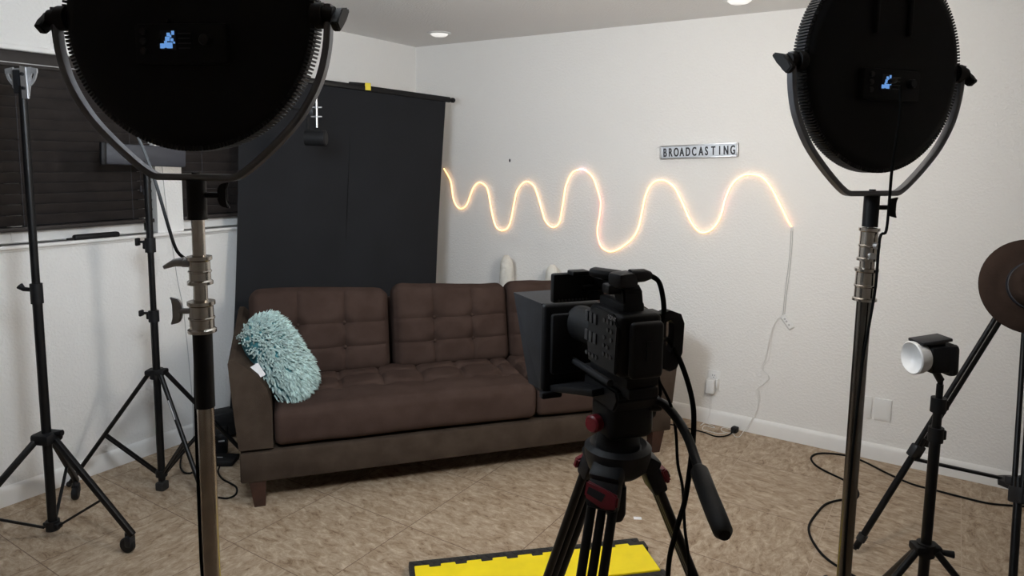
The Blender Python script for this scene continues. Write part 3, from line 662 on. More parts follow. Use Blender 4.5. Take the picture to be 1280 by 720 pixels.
# ------------------------------------------------------------------ wall decoration
NE = [(0.285, 1.526), (0.327, 1.472), (0.355, 1.418), (0.375, 1.308), (0.406, 1.25), (0.444, 1.23), (0.485, 1.245), (0.512, 1.281), (0.536, 1.337), (0.56, 1.387), (0.592, 1.42), (0.626, 1.43), (0.665, 1.412), (0.692, 1.375), (0.713, 1.29), (0.732, 1.206), (0.762, 1.122), (0.803, 1.093), (0.849, 1.1), (0.879, 1.13), (0.902, 1.205), (0.921, 1.3), (0.939, 1.373), (0.968, 1.415), (0.997, 1.441), (1.028, 1.448), (1.059, 1.437), (1.089, 1.409), (1.118, 1.339), (1.151, 1.249), (1.171, 1.193), (1.2, 1.16), (1.228, 1.144), (1.256, 1.146), (1.28, 1.165), (1.296, 1.201), (1.307, 1.277), (1.317, 1.337), (1.329, 1.417), (1.352, 1.477), (1.378, 1.517), (1.406, 1.533), (1.438, 1.541), (1.471, 1.538), (1.506, 1.516), (1.537, 1.482), (1.567, 1.415), (1.588, 1.349), (1.594, 1.311), (1.587, 1.233), (1.577, 1.174), (1.576, 1.126), (1.586, 1.078), (1.604, 1.04), (1.637, 1.017), (1.679, 1.011), (1.724, 1.028), (1.76, 1.052), (1.81, 1.094), (1.848, 1.145), (1.87, 1.212), (1.883, 1.287), (1.896, 1.362), (1.917, 1.427), (1.941, 1.461), (1.973, 1.481), (2.001, 1.485), (2.034, 1.48), (2.068, 1.46), (2.098, 1.43), (2.128, 1.376), (2.158, 1.319), (2.188, 1.258), (2.217, 1.215), (2.246, 1.187), (2.277, 1.176), (2.309, 1.187), (2.334, 1.205), (2.362, 1.245), (2.382, 1.296), (2.396, 1.366), (2.411, 1.419), (2.434, 1.471), (2.466, 1.506), (2.502, 1.528), (2.54, 1.534), (2.576, 1.529), (2.606, 1.517), (2.637, 1.486), (2.666, 1.445), (2.702, 1.38), (2.737, 1.315), (2.76, 1.271), (2.781, 1.241)]
t = thing('neon_light_strip', 'glowing warm wave-shaped light strip on the white wall', 'light strip', (1.5, -.012, 1.0))
G().tube([(x, -.0125, z) for x, z in NE], .0050, 10, 3).build('glowing_tube', 'neon', t, True)
G().tube([(x, -.004, z) for x, z in NE], .0035, 6, 2).build('backing', 'white', t, True)
G().cyl((2.779, -.0125, 1.245), (2.783, -.0125, 1.222), .0068, seg=12).build('end_cap', 'white', t, True)
for q in (-.005, .004):
    cord('supply_cord', [(2.781+q, -.007, 1.222), (2.782+q, -.006, 1.124), (2.777+q*1.2, -.006, 0.986), (2.768+q, -.006, 0.847), (2.765+q, -.006, 0.735)], .0017, 'gcord', '', parent=t)
c = t
rot = M.Rotation(math.radians(38), 4, 'Y')
g = cushion((0, 0, 0), (.036, .014, .088), .0065, lambda u, p: (0, 0, 0), 10, 6, 14); g.bm.transform(M.Translation((2.787, -.010, .698)) @ M.Rotation(math.radians(-38), 4, 'Y')); c = g.build('remote_controller', 'white', t, True, label='small oval white controller hanging below the strip')
for q in (-.018, .006, .022): G().cyl(V((2.787, -.0165, .698))+(M.Rotation(math.radians(-38), 4, 'Y') @ V((0, 0, q))), V((2.787, -.0185, .698))+(M.Rotation(math.radians(-38), 4, 'Y') @ V((0, 0, q))), .006, seg=14).build('button', 'gcord', c, True)
CA = [(2.763, -.008, .725), (2.726, -.008, 0.705), (2.711, -.008, 0.644), (2.703, -.008, 0.57), (2.701, -.008, 0.503), (2.694, -.008, 0.456), (2.668, -.008, 0.417), (2.672, -.008, 0.391), (2.695, -.008, 0.375), (2.705, -.008, 0.353), (2.691, -.008, 0.328), (2.662, -.008, 0.295), (2.64, -.008, 0.273), (2.639, -.008, 0.243), (2.651, -.008, 0.212), (2.65, -.008, 0.164), (2.64, -.014, 0.114), (2.617, -.022, 0.053), (2.597, -.022, 0.006)]
CB = [(2.760, -.012, .722), (2.719, -.012, 0.685), (2.701, -.012, 0.624), (2.690, -.012, 0.557), (2.684, -.012, 0.49), (2.672, -.012, 0.447), (2.660, -.012, 0.414), (2.684, -.012, 0.382), (2.703, -.012, 0.363), (2.701, -.012, 0.338), (2.669, -.012, 0.305), (2.649, -.012, 0.281), (2.655, -.012, 0.248), (2.662, -.012, 0.22), (2.649, -.014, 0.152), (2.63, -.019, 0.1), (2.606, -.020, 0.046), (2.582, -.022, 0.006), (2.582, -.122, .004), (2.561, -.132, .004), (2.532, -.096, .004), (2.502, -.105, .004), (2.473, -.096, .004), (2.457, -.054, .004), (2.475, -.033, .004), (2.512, -.048, .004), (2.53, -.065, .004)]
cord('supply_cord', CA, .0019, 'wcord', '', sm=4, parent=t)
cord('supply_cord', CB, .0019, 'wcord', '', sm=4, parent=t)
cord('extension_cable', [(2.533, -.074, .007), (2.523, -.133, .005), (2.497, -.179, .005), (2.457, -.199, .005), (2.398, -.18, .005), (2.336, -.174, .005), (2.28, -.171, .005), (2.20, -.173, .005), (2.05, -.20, .005)], .004, 'cord', 'black extension cord end on the floor below the outlet')
t = thing('power_plug', 'small black plug at the end of the cord below the outlet', 'plug', (2.538, -.062, 0))
G().box((2.538, -.060, .017), (.036, .046, .034), -.2, bev=.008).build('plug_body', 'black', t, True)
G().cyl((2.535, -.078, .015), (2.530, -.10, .010), .009, .005, seg=12).build('strain_relief', 'black', t, True)

t = thing('wall_outlet', 'white electrical outlet low on the wall behind the camera', 'outlet', (2.383, 0, .277))
G().box((2.383, -.003, .277), (.076, .006, .122), bev=.0025).build('cover_plate', 'white', t, True)
for z in (.305, .250): G().box((2.383, -.0075, z), (.034, .005, .034), bev=.003).build('receptacle', 'white', t, True)
G().box((2.377, -.0101, .309), (.003, .001, .010)).box((2.389, -.0101, .309), (.003, .001, .008)).cyl((2.383, -.0096, .297), (2.383, -.0106, .297), .0027, seg=10).build('slots', 'ink', t, True)
t = thing('plug_adapter', 'white box-shaped adapter with a white cord plugged into the outlet', 'adapter', (2.376, -.01, .205))
G().box((2.374, -.031, .245), (.050, .042, .086), bev=.006).build('body', 'white', t, True)
G().box((2.409, -.020, .265), (.014, .020, .055), bev=.003).build('prong_block', 'white', t, True)
cord('adapter_cord', [(2.373, -.022, .20), (2.372, -.022, .16), (2.375, -.022, 0.106), (2.373, -.026, 0.063), (2.358, -.035, 0.025), (2.339, -.085, .004), (2.349, -.03, .004), (2.388, -.038, .004), (2.42, -.066, .004), (2.399, -.073, .004), (2.364, -.068, .004), (2.36, -.108, .004), (2.376, -.143, .004), (2.414, -.145, .004), (2.461, -.145, .004), (2.50, -.12, .004)], .0019, 'wcord', '', sm=5, parent=t)
for x0, x1, lab in ((3.165, 3.243, 'blank white wall plate partly hidden by the right chrome stand'), (3.257, 3.337, 'blank white wall plate to the right of the chrome stand')):
    t = thing('wall_plate', lab, 'wall plate', ((x0+x1)/2, 0, .286), 0, 'blank wall plates')
    G().box(((x0+x1)/2, -.005, .286), (x1-x0, .010, .120), bev=.002).build('plate', 'white', t, True)
    for z in (.236, .336): G().cyl(((x0+x1)/2, -.0095, z), ((x0+x1)/2, -.0108, z), .0028, seg=10).build('screw', 'white', t, True)
t = tag(G().sphere((.872, -.003, 1.593), .009, (.8, .5, 1.4), u=8, v=6).build('wall_hook', 'ink'), 'tiny dark nail in the wall above the light strip', 'nail')

# sign
sg = thing('lightbox_sign', 'small silver lightbox sign reading BROADCASTING on the white wall', 'sign', (2.233, 0, 1.665))
SR = M.Rotation(math.radians(-2.6), 4, 'Y'); SC = M.Translation((2.233, 0, 1.665)) @ SR
def sg_build(g, name, m): g.bm.transform(SC); return g.build(name, m, sg, True)
sg_build(G().box((0, -.018, 0), (.462, .036, .080), bev=.003), 'case', 'steel')
sg_build(G().box((0, -.0368, 0), (.446, .002, .066), bev=.0006), 'face', 'signface')
fr = G()
for z in (-.037, .037): fr.box((0, -.038, z), (.462, .004, .007), bev=.001)
for x_ in (-.2275, .2275): fr.box((x_, -.038, 0), (.007, .004, .080), bev=.001)
sg_build(fr, 'frame', 'silver')
txt = 'BROADCASTING'; px = [165, 245, 330, 410, 497, 585, 680, 757, 850, 937, 1022, 1112]
g = G()
for ch, x_ in zip(txt, px):
    cu = bpy.data.curves.new('t', 'FONT'); cu.body = ch; cu.size = .072; cu.align_x = 'CENTER'; cu.extrude = .0006; cu.offset = .0012
    ob = bpy.data.objects.new('t', cu); COL.objects.link(ob)
    me = bpy.data.meshes.new_from_object(ob.evaluated_get(bpy.context.evaluated_depsgraph_get()))
    bpy.data.objects.remove(ob); t = bmesh.new(); t.from_mesh(me); bpy.data.meshes.remove(me); bpy.data.curves.remove(cu)
    X = (x_-112-(1165-112)/2)/(1165-112)*.455
    for dx in (-.0011, 0, .0011): g._merge(t.copy(), SC @ M.Translation((X+dx, -.0385-dx*.05, -.0258)) @ M.Rotation(PI/2, 4, 'X') @ M.Diagonal((.54, 1, 1, 1)))
g.build('lettering', 'ink', sg, True)

# white sculptures behind the sofa
def horn(x, y, h, seed, lab, lean):
    g = G(); rings = []; nz = 22
    for i in range(nz+1):
        t = i/nz; z = h*t; r = .075-.025*t if t < .7 else .0575-.012*(t-.7)/.3
        if t > .93: r *= math.sqrt(max(.05, 1-((t-.93)/.075)**2))
        rings.append([(x+lean*t*t+r*math.cos(a)*(1+.12*mnoise.noise(V((math.cos(a)*2, math.sin(a)*2+seed, z*9)))), y+r*math.sin(a)*(1+.12*mnoise.noise(V((math.cos(a)*2+5, math.sin(a)*2, z*9+seed)))), z) for a in [2*PI*k/20 for k in range(20)]])
    return tag(g.loft(rings).build('plaster_sculpture', 'plaster', sharp=60), lab, 'sculpture', 'white sculptures behind the sofa')
horn(.945, -.125, .935, 1, 'rough white tapered sculpture behind the sofa, left of the camera', -.01)
horn(1.300, -.115, .90, 5, 'rough white tapered sculpture behind the sofa, just above the camera monitor', .0)

# ------------------------------------------------------------------ cable ramp on the floor
A0, A1 = V((1.866, -2.205, 0)), V((2.535, -1.545, 0)); rx = (A1-A0).normalized(); ry = V((rx.y, -rx.x, 0))   # ry points to the viewer
cr = thing('cable_ramp', 'black rubber cable ramp with yellow lid on the floor behind the camera tripod legs', 'cable ramp', ((A0+A1)/2)+ry*.135, math.atan2(rx.y, rx.x))
Lr = (A1-A0).length; x0, x1 = -Lr/2, Lr/2
# local: x along the ramp, y toward the back (-ry)
poly = [(.172, 0), (.166, .012), (.135, .045), (-.135, .045), (-.166, .012), (-.172, 0)]
G().prism(poly, (x0, 0, 0), (0, 1, 0), (0, 0, 1), (Lr, 0, 0)).build('rubber_body', 'rubber', cr)
for s in (-1, 1):
    g = G()
    for i in range(26):
        xx = x0+.02+(Lr-.04)*i/25
        g.box((xx, s*.120, .0455), (.014, .022, .004), M.Rotation(.55, 4, 'Z'), bev=.001)
    g.build('tread', 'rubber', cr)
yl = [(x0+.018, -.112)]
pts = [(x0+.018, .095)]
n = 9; w = (Lr-.03)/n
for i in range(n):
    a = x0+.018+i*w
    pts += [(a, .074), (a, .092), (a+w*.55, .092), (a+w*.55, .074)]
top = pts[1:]; outline = [(x0+.018, -.100), (x1+.0, -.100), (x1+.0, .074)] + [(p[0], p[1]) for p in reversed(top)]
G().prism(outline, (0, 0, .044), (1, 0, 0), (0, 1, 0), (0, 0, .008), .0012).build('lid', 'yellow', cr)
for s in (-1, 1): G().box((x1+.012, s*.10, .02), (.03, .05, .035), bev=.005).build('end_connector', 'rubber', cr)

# ------------------------------------------------------------------ video camera rig (local: x forward, y left)
TP = V((2.963, -2.758, 0)); HA = math.radians(143.86); RB = M.Translation(TP) @ M.Rotation(HA, 4, 'Z')
tr = thing('camera_tripod', 'black video tripod with red leg locks in front of the cable ramp', 'tripod', TP, HA)
G().lathe([(0, .925), (.050, .925), (.064, .938), (.072, .965), (.073, .984), (.062, .993), (.052, .985), (0, .985)], (0, 0, 0), seg=40).build('bowl', 'dark', tr)
legs_a = [10, 120, 243]
for aa in legs_a:
    # angle measured from the viewer's right, turned into the rig's own frame
    d = (rtv*math.cos(math.radians(aa))+fwv*math.sin(math.radians(aa))); d = (M.Rotation(-HA, 3, 'Z') @ d).normalized(); sd = V((-d.y, d.x, 0)); sl = .43
    a = d*.062+V((0, 0, .955)); ax = (d*sl+V((0, 0, -1))).normalized()
    lug = G().beam(d*.045+V((0, 0, .958)), d*.085+V((0, 0, .935)), .070, .040, bev=.010).build('leg_hinge', 'dark', tr)
    lg = G()
    for q in (-1, 1): lg.tube([a+sd*.023*q, a+ax*.50+sd*.023*q], .0100, 14)
    lg = lg.build('leg', 'bmetal', tr)
    G().box(a+ax*.050, (.036, .066, .062), M((ax.cross(sd), sd, ax)).transposed(), bev=.008).build('lock_housing', 'dark', lg)
    o = ax.cross(sd); o = o if o.dot(d) > 0 else -o
    G().prism([(-.034, .022), (-.034, -.012), (.010, -.028), (.038, -.022), (.038, .004), (.006, .012)], a+ax*.050+o*.016+sd*0, sd, -ax, o*.014, .004).build('lock_lever', 'red', lg, label='dark red lock lever')
    G().prism([(-.026, .010), (-.028, -.004), (.006, -.014), (.012, .002)], a+ax*.050+o*.0305, sd, -ax, o*.002, .0006).build('lever_inset', 'dark', lg)
    G().box(a+ax*.50, (.034, .062, .05), M((ax.cross(sd), sd, ax)).transposed(), bev=.008).build('lower_lock', 'dark', lg)
    G().tube([a+ax*.05, a+ax*1.015], .0095, 14).build('inner_tube', 'bmetal', lg)
    fz = a+ax*((a.z-.02)/(-ax.z))
    G().box((fz.x, fz.y, .018), (.06, .04, .036), math.atan2(d.y, d.x), bev=.010).build('rubber_foot', 'rubber', lg)
    G().beam(V((0, 0, .42)), a+ax*.52, .014, .010).build('spreader_arm', 'bmetal', tr)
G().cyl((0, 0, .40), (0, 0, .44), .022).build('spreader_hub', 'dark', tr)
G().cyl((0, 0, .86), (0, 0, .93), .018).lathe([(.012, 0), (.022, -.01), (.022, -.07), (.016, -.085), (0, -.087)], (0, 0, .90), seg=16).build('bowl_handle', 'black', tr)

hd = thing('fluid_head', 'black fluid head with pan handle and red knob on the tripod', 'tripod head', RB @ V((0, 0, .985)), HA)
RM[hd.name] = M.Translation(V((TP.x, TP.y, 0))) @ M.Rotation(HA, 4, 'Z') if False else RM[hd.name]
def hb(g, name, m, parent=hd, **k): g.bm.transform(M.Translation((0, 0, -.985))); return g.build(name, m, parent, **k)
hb(G().lathe([(0, .986), (.048, .986), (.046, 1.01), (.040, 1.02), (0, 1.02)], (0, 0, 0), seg=32), 'pan_base', 'black')
hb(G().box((0, -.008, 1.055), (.095, .110, .085), bev=.018, seg=3), 'tilt_body', 'black')
hb(G().prism([(-.06, 0), (.06, 0), (.075, .03), (.07, .05), (-.07, .05), (-.078, .03)], (0, -.05, 1.085), (1, 0, 0), (0, 0, 1), (0, .10, 0), .005), 'cradle', 'black')
k_ = hb(G().cyl((0, .045, 1.047), (0, .066, 1.047), .016, seg=20), 'drag_knob_shaft', 'dark')
hb(G().lathe([(.018, 0), (.019, .004), (.019, .018), (.015, .022), (0, .022)], (-.006, .055, 1.047), (-.35, 1, 0), 24), 'drag_knob', 'red', k_, label='dark red drag knob')
hb(G().lathe([(.022, 0), (.024, .004), (.022, .02), (0, .022)], (0, -.060, 1.06), (0, -1, 0), 24), 'side_knob', 'dark')
hb(G().box((0, .002, 1.135), (.20, .070, .022), bev=.004), 'slide_plate', 'black')
hb(G().lathe([(.014, 0), (.016, .01), (.016, .022), (0, .024)], (-.05, -.045, 1.090), (-.3, -1, .1), 20), 'handle_clamp', 'black')
ph = hb(G().tube([(-.045, -.048, 1.094), (-.075, -.062, 1.098), (-.12, -.068, 1.078), (-.165, -.062, 1.058), (-.205, -.050, 1.038), (-.245, -.034, 1.024)], .0095, 14, 6), 'pan_handle', 'bmetal')
hb(G().tube([(-.232, -.040, 1.029), (-.240, -.036, 1.026), (-.30, -.012, 1.012), (-.35, .008, 1.003), (-.385, .022, .9975), (-.395, .026, .996)], [.012, .0172, .0175, .0175, .0165, .010], 20), 'grip', 'black', ph)

cam = thing('video_camera', 'black cinema camera with hood and monitor on the tripod, facing the sofa', 'camera', RB @ V((0, 0, 1.146)), HA)
def cb(g, name, m, parent=cam, **k): g.bm.transform(M.Translation((0, 0, -1.146))); return g.build(name, m, parent, **k)
yc = .038
cb(G().box((-.02, .005, 1.158), (.16, .075, .020), bev=.004), 'base_plate', 'black')
for q in (-.03, .03): cb(G().cyl((-.06, yc+q-.01, 1.150), (.20, yc+q-.01, 1.150), .0075, seg=14), 'support_rod', 'dark')
body = cb(G().box((-.075, yc, 1.248), (.135, .094, .124), bev=.012, seg=3), 'body', 'black')
cb(G().box((-.152, yc-.004, 1.243), (.020, .072, .112), bev=.010, seg=3).box((-.163, yc-.004, 1.243), (.004, .012, .04), bev=.001), 'battery', 'black', body)
cb(G().prism([(-.055, -.055), (.055, -.055), (.062, -.02), (.058, .045), (.03, .062), (-.04, .062), (-.06, .04)], (-.078, yc+.046, 1.248), (1, 0, 0), (0, 0, 1), (0, .007, 0), .002), 'side_panel', 'dark', body)
g = G()
for i in range(5):
    for j in range(3):
        if (i+j) % 4 != 3: g.cyl((-.118+.014*j, yc+.052, 1.292-.017*i), (-.118+.014*j, yc+.0555, 1.292-.017*i), .0045, seg=10)
for i in range(6): g.box((-.052+.018*(i % 3), yc+.054, 1.285-.04*(i//3)), (.013, .004, .022), bev=.001)
for i in range(4): g.cyl((-.06+.014*i, yc+.052, 1.208), (-.06+.014*i, yc+.0555, 1.208), .0045, seg=10)
cb(g, 'side_buttons', 'buttons', body)
cu = bpy.data.curves.new('t', 'FONT'); cu.body = 'SONY'; cu.size = .012; cu.align_x = 'CENTER'; cu.extrude = .0003
ob = bpy.data.objects.new('t', cu); COL.objects.link(ob); me = bpy.data.meshes.new_from_object(ob.evaluated_get(bpy.context.evaluated_depsgraph_get()))
bpy.data.objects.remove(ob); t = bmesh.new(); t.from_mesh(me); g = G(); g._merge(t, M.Translation((-.118, yc+.0535, 1.298)) @ M.Rotation(PI, 4, 'Z') @ M.Rotation(PI/2, 4, 'X')); cb(g, 'lettering', 'mark', body)
cb(G().lathe([(.034, 0), (.036, .01), (.036, .045), (.038, .050), (.038, .095), (.040, .10), (.040, .145), (0, .145)], (-.008, yc, 1.235), (1, 0, 0), 32), 'lens', 'panel')
# matte box: rear plate, flared hood
yb = .057; zc = 1.180
hood = G()
rear = [(.140, yb+a*.070, zc+b) for a, b in ((-1, -.100), (1, -.100), (1, .100), (-1, .100))]
front = [(.185, yb-.080, zc-.098), (.185, yb+.080, zc-.098), (.265, yb+.090, zc+.104), (.265, yb-.090, zc+.104)]
for i in range(4):
    j = (i+1) % 4; a, b, c_, d_ = V(rear[i]), V(rear[j]), V(front[j]), V(front[i]); nn = (b-a).cross(d_-a).normalized()*.003
    t = bmesh.new(); q1 = [t.verts.new(p) for p in (a, b, c_, d_)]; q2 = [t.verts.new(p-nn) for p in (a, b, c_, d_)]
    t.faces.new(q1); t.faces.new(q2[::-1])
    for k in range(4): t.faces.new((q1[k], q2[k], q2[(k+1) % 4], q1[(k+1) % 4]))
    hood._merge(t)
mtb = cb(hood, 'hood', 'dark')
cb(G().box((.132, yb, zc), (.020, .146, .204), bev=.012, seg=3).box((.118, yb-.004, zc+.01), (.016, .120, .14), bev=.01), 'filter_stage', 'black', mtb)
cb(G().box((.15, yb+.06, zc-.098), (.05, .02, .02), bev=.003).box((.125, yb+.05, zc-.108), (.02, .05, .016), bev=.003), 'hood_bracket', 'black', mtb)
cb(G().beam((.13, yb+.02, 1.086), (-.02, yb-.01, 1.120), .07, .016, bev=.004), 'rail_support', 'black')
# top handle, monitor, microphone connector, hand grip
cb(G().prism([(-.115, 0), (-.105, .050), (-.09, .062), (.03, .062), (.06, .048), (.06, .036), (.03, .046), (-.07, .044), (-.078, .030), (-.075, 0)], (0, yc-.022, 1.300), (1, 0, 0), (0, 0, 1), (0, .044, 0), .004).box((-.06, yc, 1.312), (.10, .05, .03), bev=.006), 'top_handle', 'black')
cb(G().beam((.0, yc+.042, 1.374), (-.055, yc-.006, 1.371), .030, .020, bev=.009), 'cold_shoe', 'black')
mon = cb(G().box((.030, .092, 1.337), (.018, .122, .062), bev=.005), 'monitor', 'black')
g = G()
for i in range(9): g.cyl((.0205, .140-.008*i, 1.312), (.0195, .140-.008*i, 1.312), .0024, seg=8)
cb(g, 'monitor_buttons', 'buttons', mon)
cb(G().tube([(.024, .085, 1.335), (.022, .05, 1.335), (.0, .04, 1.335)], .008, 10), 'monitor_arm', 'black', mon)
cb(G().box((.012, .10, 1.3705), (.03, .04, .010), bev=.003), 'monitor_shoe', 'black', mon)
x1_ = cb(G().box((-.095, yc+.018, 1.372), (.04, .05, .030), .2, bev=.008).box((-.08, yc+.03, 1.352), (.03, .04, .02), bev=.005), 'audio_block', 'dark')
cb(G().tube([(-.097, yc+.004, 1.378), (-.10, yc-.026, 1.379), (-.101, yc-.040, 1.378)], [.0140, .0130, .008], 14), 'cable_plug', 'dark', x1_)
G_ = G(); loop = [(-.042, 1.296), (-.058, 1.302), (-.085, 1.292), (-.094, 1.272), (-.092, 1.21), (-.080, 1.178), (-.062, 1.172), (-.046, 1.180)]
inner = [(-.050, 1.277), (-.060, 1.282), (-.070, 1.272), (-.071, 1.25), (-.068, 1.222), (-.062, 1.212), (-.054, 1.22), (-.050, 1.24)]
rg0, rg1, ri0, ri1 = [], [], [], []
def ringgrip(g, out, inn, x0, x1):
    o0 = [g.bm.verts.new((x0, p[0], p[1])) for p in out]; o1 = [g.bm.verts.new((x1, p[0], p[1])) for p in out]
    i0 = [g.bm.verts.new((x0, p[0], p[1])) for p in inn]; i1 = [g.bm.verts.new((x1, p[0], p[1])) for p in inn]; n = len(out)
    for k in range(n):
        q = (k+1) % n
        g.bm.faces.new((o0[k], o0[q], i0[q], i0[k])); g.bm.faces.new((o1[k], i1[k], i1[q], o1[q])); g.bm.faces.new((o0[k], o1[k], o1[q], o0[q])); g.bm.faces.new((i0[k], i0[q], i1[q], i1[k]))
ringgrip(G_, loop, inner, -.092, -.070)
cb(G_, 'hand_grip', 'black')
cb(G().box((-.035, -.022, 1.25), (.06, .034, .09), bev=.010).box((-.065, -.028, 1.288), (.05, .045, .016), bev=.004).box((-.065, -.030, 1.192), (.05, .05, .016), bev=.004), 'grip_base', 'black')
cord('camera_cable', [RB @ V((-.101, -.002, 1.378)), RB @ V((-.100, -.022, 1.365)), RB @ V((-.095, -.036, 1.335)), RB @ V((-.09, -.044, 1.30)), RB @ V((-.09, -.038, 1.262))], .0052, 'cord', 'short black cable arching from the camera top plug to its right side', sm=6)
cord('camera_cable', [RB @ V((-.112, -.020, 1.240)), (3.065, -2.752, 1.236), (3.098, -2.761, 1.193), (3.128, -2.775, 1.127), (3.135, -2.779, 1.063), (3.134, -2.791, 0.983), (3.124, -2.784, 0.909), (3.108, -2.78, 0.841), (3.09, -2.766, 0.72), (3.10, -2.75, .4), (3.15, -2.7, .1), (3.2, -2.66, .008), (3.3, -2.7, .008)], .0055, 'cord', 'thick black cable arching out behind the camera and down past the pan handle', sm=6)
cord('camera_cable', [RB @ V((-.10, -.03, 1.19)), (3.052, -2.771, 1.158), (3.079, -2.762, 1.104), (3.092, -2.76, 1.047), (3.100, -2.763, 0.981), (3.112, -2.762, 0.932), (3.122, -2.767, 0.849), (3.138, -2.772, 0.743), (3.15, -2.77, .4), (3.17, -2.74, .1), (3.24, -2.74, .008)], .0032, 'cord', 'thin black cable hanging straight down beside the camera tripod', sm=6)
cord('camera_cable', [RB @ V((-.03, -.040, 1.19)), RB @ V((-.045, -.064, 1.15)), RB @ V((-.05, -.070, 1.11)), RB @ V((-.04, -.062, 1.085))], .004, 'cord', 'short black cable between camera body and fluid head', sm=6)
t = tag(G().box((2.445, -1.32, .0015), (.035, .02, .003), .5, bev=.0008).build('paper_scrap', 'paper'), 'tiny white paper scrap on the floor behind the tripod', 'paper')

# ------------------------------------------------------------------ small light on black stand at right
st = thing('light_stand', 'slim black light stand at right holding the small white-faced lamp', 'stand', (3.545, -1.74, 0))
cx, cy = 3.545, -1.74
G().cyl((cx, cy, .06), (cx, cy, .80), .0150).build('lower_tube', 'bmetal', st, True)
G().cyl((cx, cy, .79), (cx, cy, .90), .0125).build('middle_tube', 'bmetal', st, True)
G().cyl((cx, cy, .88), (cx, cy, .955), .0095).cyl((cx, cy, .95), (cx, cy, .975), .0075).build('upper_tube', 'bmetal', st, True)
for z in (.892, .80):
    c = G().cyl((cx, cy, z-.022), (cx, cy, z+.022), .021).box(V((cx, cy, z))+rtv*.018, (.02, .02, .03), .57, bev=.004).build('tube_clamp', 'black', st, True)
G().cyl((cx, cy, .415), (cx, cy, .455), .026).box((cx, cy, .438), (.08, .05, .026), .57, bev=.007).build('leg_collar', 'black', st, True)
G().tube([V((cx, cy, .430))+rtv*.02, V((cx, cy, .428))+rtv*.075-fwv*.02], [.006, .011], 10).build('collar_knob', 'black', st, True)
for aa in (196, 316, 76):
    d = rtv*math.cos(math.radians(aa))+fwv*math.sin(math.radians(aa)); a = V((cx, cy, .435))+d*.03; e = V((cx, cy, .014))+d*.46
    lg = G().tube([a, e], .0105, 12).build('leg', 'bmetal', st, True)
    G().sphere(e, .0138, u=12, v=8).build('rubber_foot', 'rubber', lg)
    G().beam(V((cx, cy, .10))+d*.015, a+(e-a)*.5, .010, .005).build('leg_brace', 'bmetal', st, True)
G().cyl((cx, cy, .085), (cx, cy, .115), .021).build('spreader_hub', 'black', st, True)

lh = thing('small_lamp', 'small black lamp head with white bowl reflector on the right stand', 'lamp', (cx, cy, .97))
ad = (rtv*-.99+fwv*-.10+V((0, 0, -.04))).normalized(); lc = V((3.488, -1.790, 1.038))-rtv*.022
G().lathe([(.020, -.040), (.040, -.036), (.047, -.020), (.049, 0), (.046, .003), (.042, 0), (.036, -.016), (.020, -.026), (0, -.028)], lc, ad, 36).build('reflector_bowl', 'milky', lh, True)
side = V((-ad.y, ad.x, 0)).normalized(); upv = side.cross(ad) if side.cross(ad).z > 0 else ad.cross(side)
LR = M((ad, side, upv)).transposed()
def lb(c_): return lc+ad*c_[0]+side*c_[1]+upv*c_[2]
G().box(lb((-.070, 0, -.002)), (.066, .072, .082), LR, bev=.010).box(lb((-.106, 0, -.006)), (.036, .080, .096), LR, bev=.014).build('lamp_body', 'black', lh, True)
G().box(lb((-.055, 0, .052)), (.095, .064, .010), M.Rotation(.09, 3, side) @ LR, bev=.003).box(lb((-.06, 0, .044)), (.05, .05, .012), LR, bev=.002).build('top_plate', 'dark', lh, True)
for s in (.025, -.03): G().cyl(lb((-.122, .01, s)), lb((-.130, .01, s)), .010, seg=14).build('rear_knob', 'dark', lh, True)
G().tube([(cx, cy, .968), lb((-.075, 0, -.045))], [.011, .010], 14).build('stand_mount', 'dark', lh, True)

# ------------------------------------------------------------------ hat on the tripod at the right edge
tp = thing('photo_tripod', 'black twin-tube tripod under the brown hat at the right edge', 'tripod', (3.80, -.93, 0))
AP = V((3.80, -.93, 1.17))
G().cyl(AP-V((0, 0, .06)), AP+V((0, 0, .03)), .045, seg=24).build('crown', 'dark', tp, True)
for (fx, fy) in ((3.30, -1.075), (3.80, -1.43), (4.15, -.56)):
    f = V((fx, fy, .02)); d = (f-AP); d.z = 0; d.normalize(); sd = V((-d.y, d.x, 0)); a = AP+d*.04-V((0, 0, .02)); ax = (f-a); sd = M.Rotation(.9, 3, ax) @ sd
    lg = G()
    for q in (-1, 1): lg.tube([a+sd*.018*q, a+ax*.60+sd*.018*q], .0088, 12)
    lg = lg.build('leg', 'bmetal', tp, True)
    LRm = M((ax.cross(sd).normalized(), sd, ax.normalized())).transposed()
    G().box(a+ax*.60, (.030, .060, .055), LRm, bev=.007).box(a+ax*.565-sd*.036, (.022, .03, .03), LRm, bev=.005).build('leg_lock', 'dark', lg)
    G().tube([a+ax*.55, f-ax.normalized()*.01], .0130, 14).build('lower_tube', 'bmetal', lg)
    G().cyl(f-ax.normalized()*.075, f-ax.normalized()*.045, .018, seg=14).cyl(f-ax.normalized()*.05, f, .010, .007, seg=12).build('spiked_foot', 'rubber', lg)
    G().beam(V((AP.x, AP.y, .40)), a+ax*.63, .016, .012, bev=.003).build('spreader_arm', 'bmetal', tp, True)
G().lathe([(.02, -.03), (.045, -.02), (.045, .0), (.02, .012), (0, .012)], (AP.x, AP.y, .40), seg=6).build('spreader_hub', 'dark', tp, True)
G().cyl(AP+V((0, 0, .02)), AP+V((0, 0, .075)), .025, seg=16).box(AP+V((-.005, -.05, .06)), (.05, .10, .05), bev=.008).build('mount_head', 'dark', tp, True)
hc = V((3.795, -1.108, 1.184)); tocam = (V((3.543, -4.094, 1.604))-hc).normalized(); ha = (tocam+rtv*.34+V((0, 0, .06))).normalized()
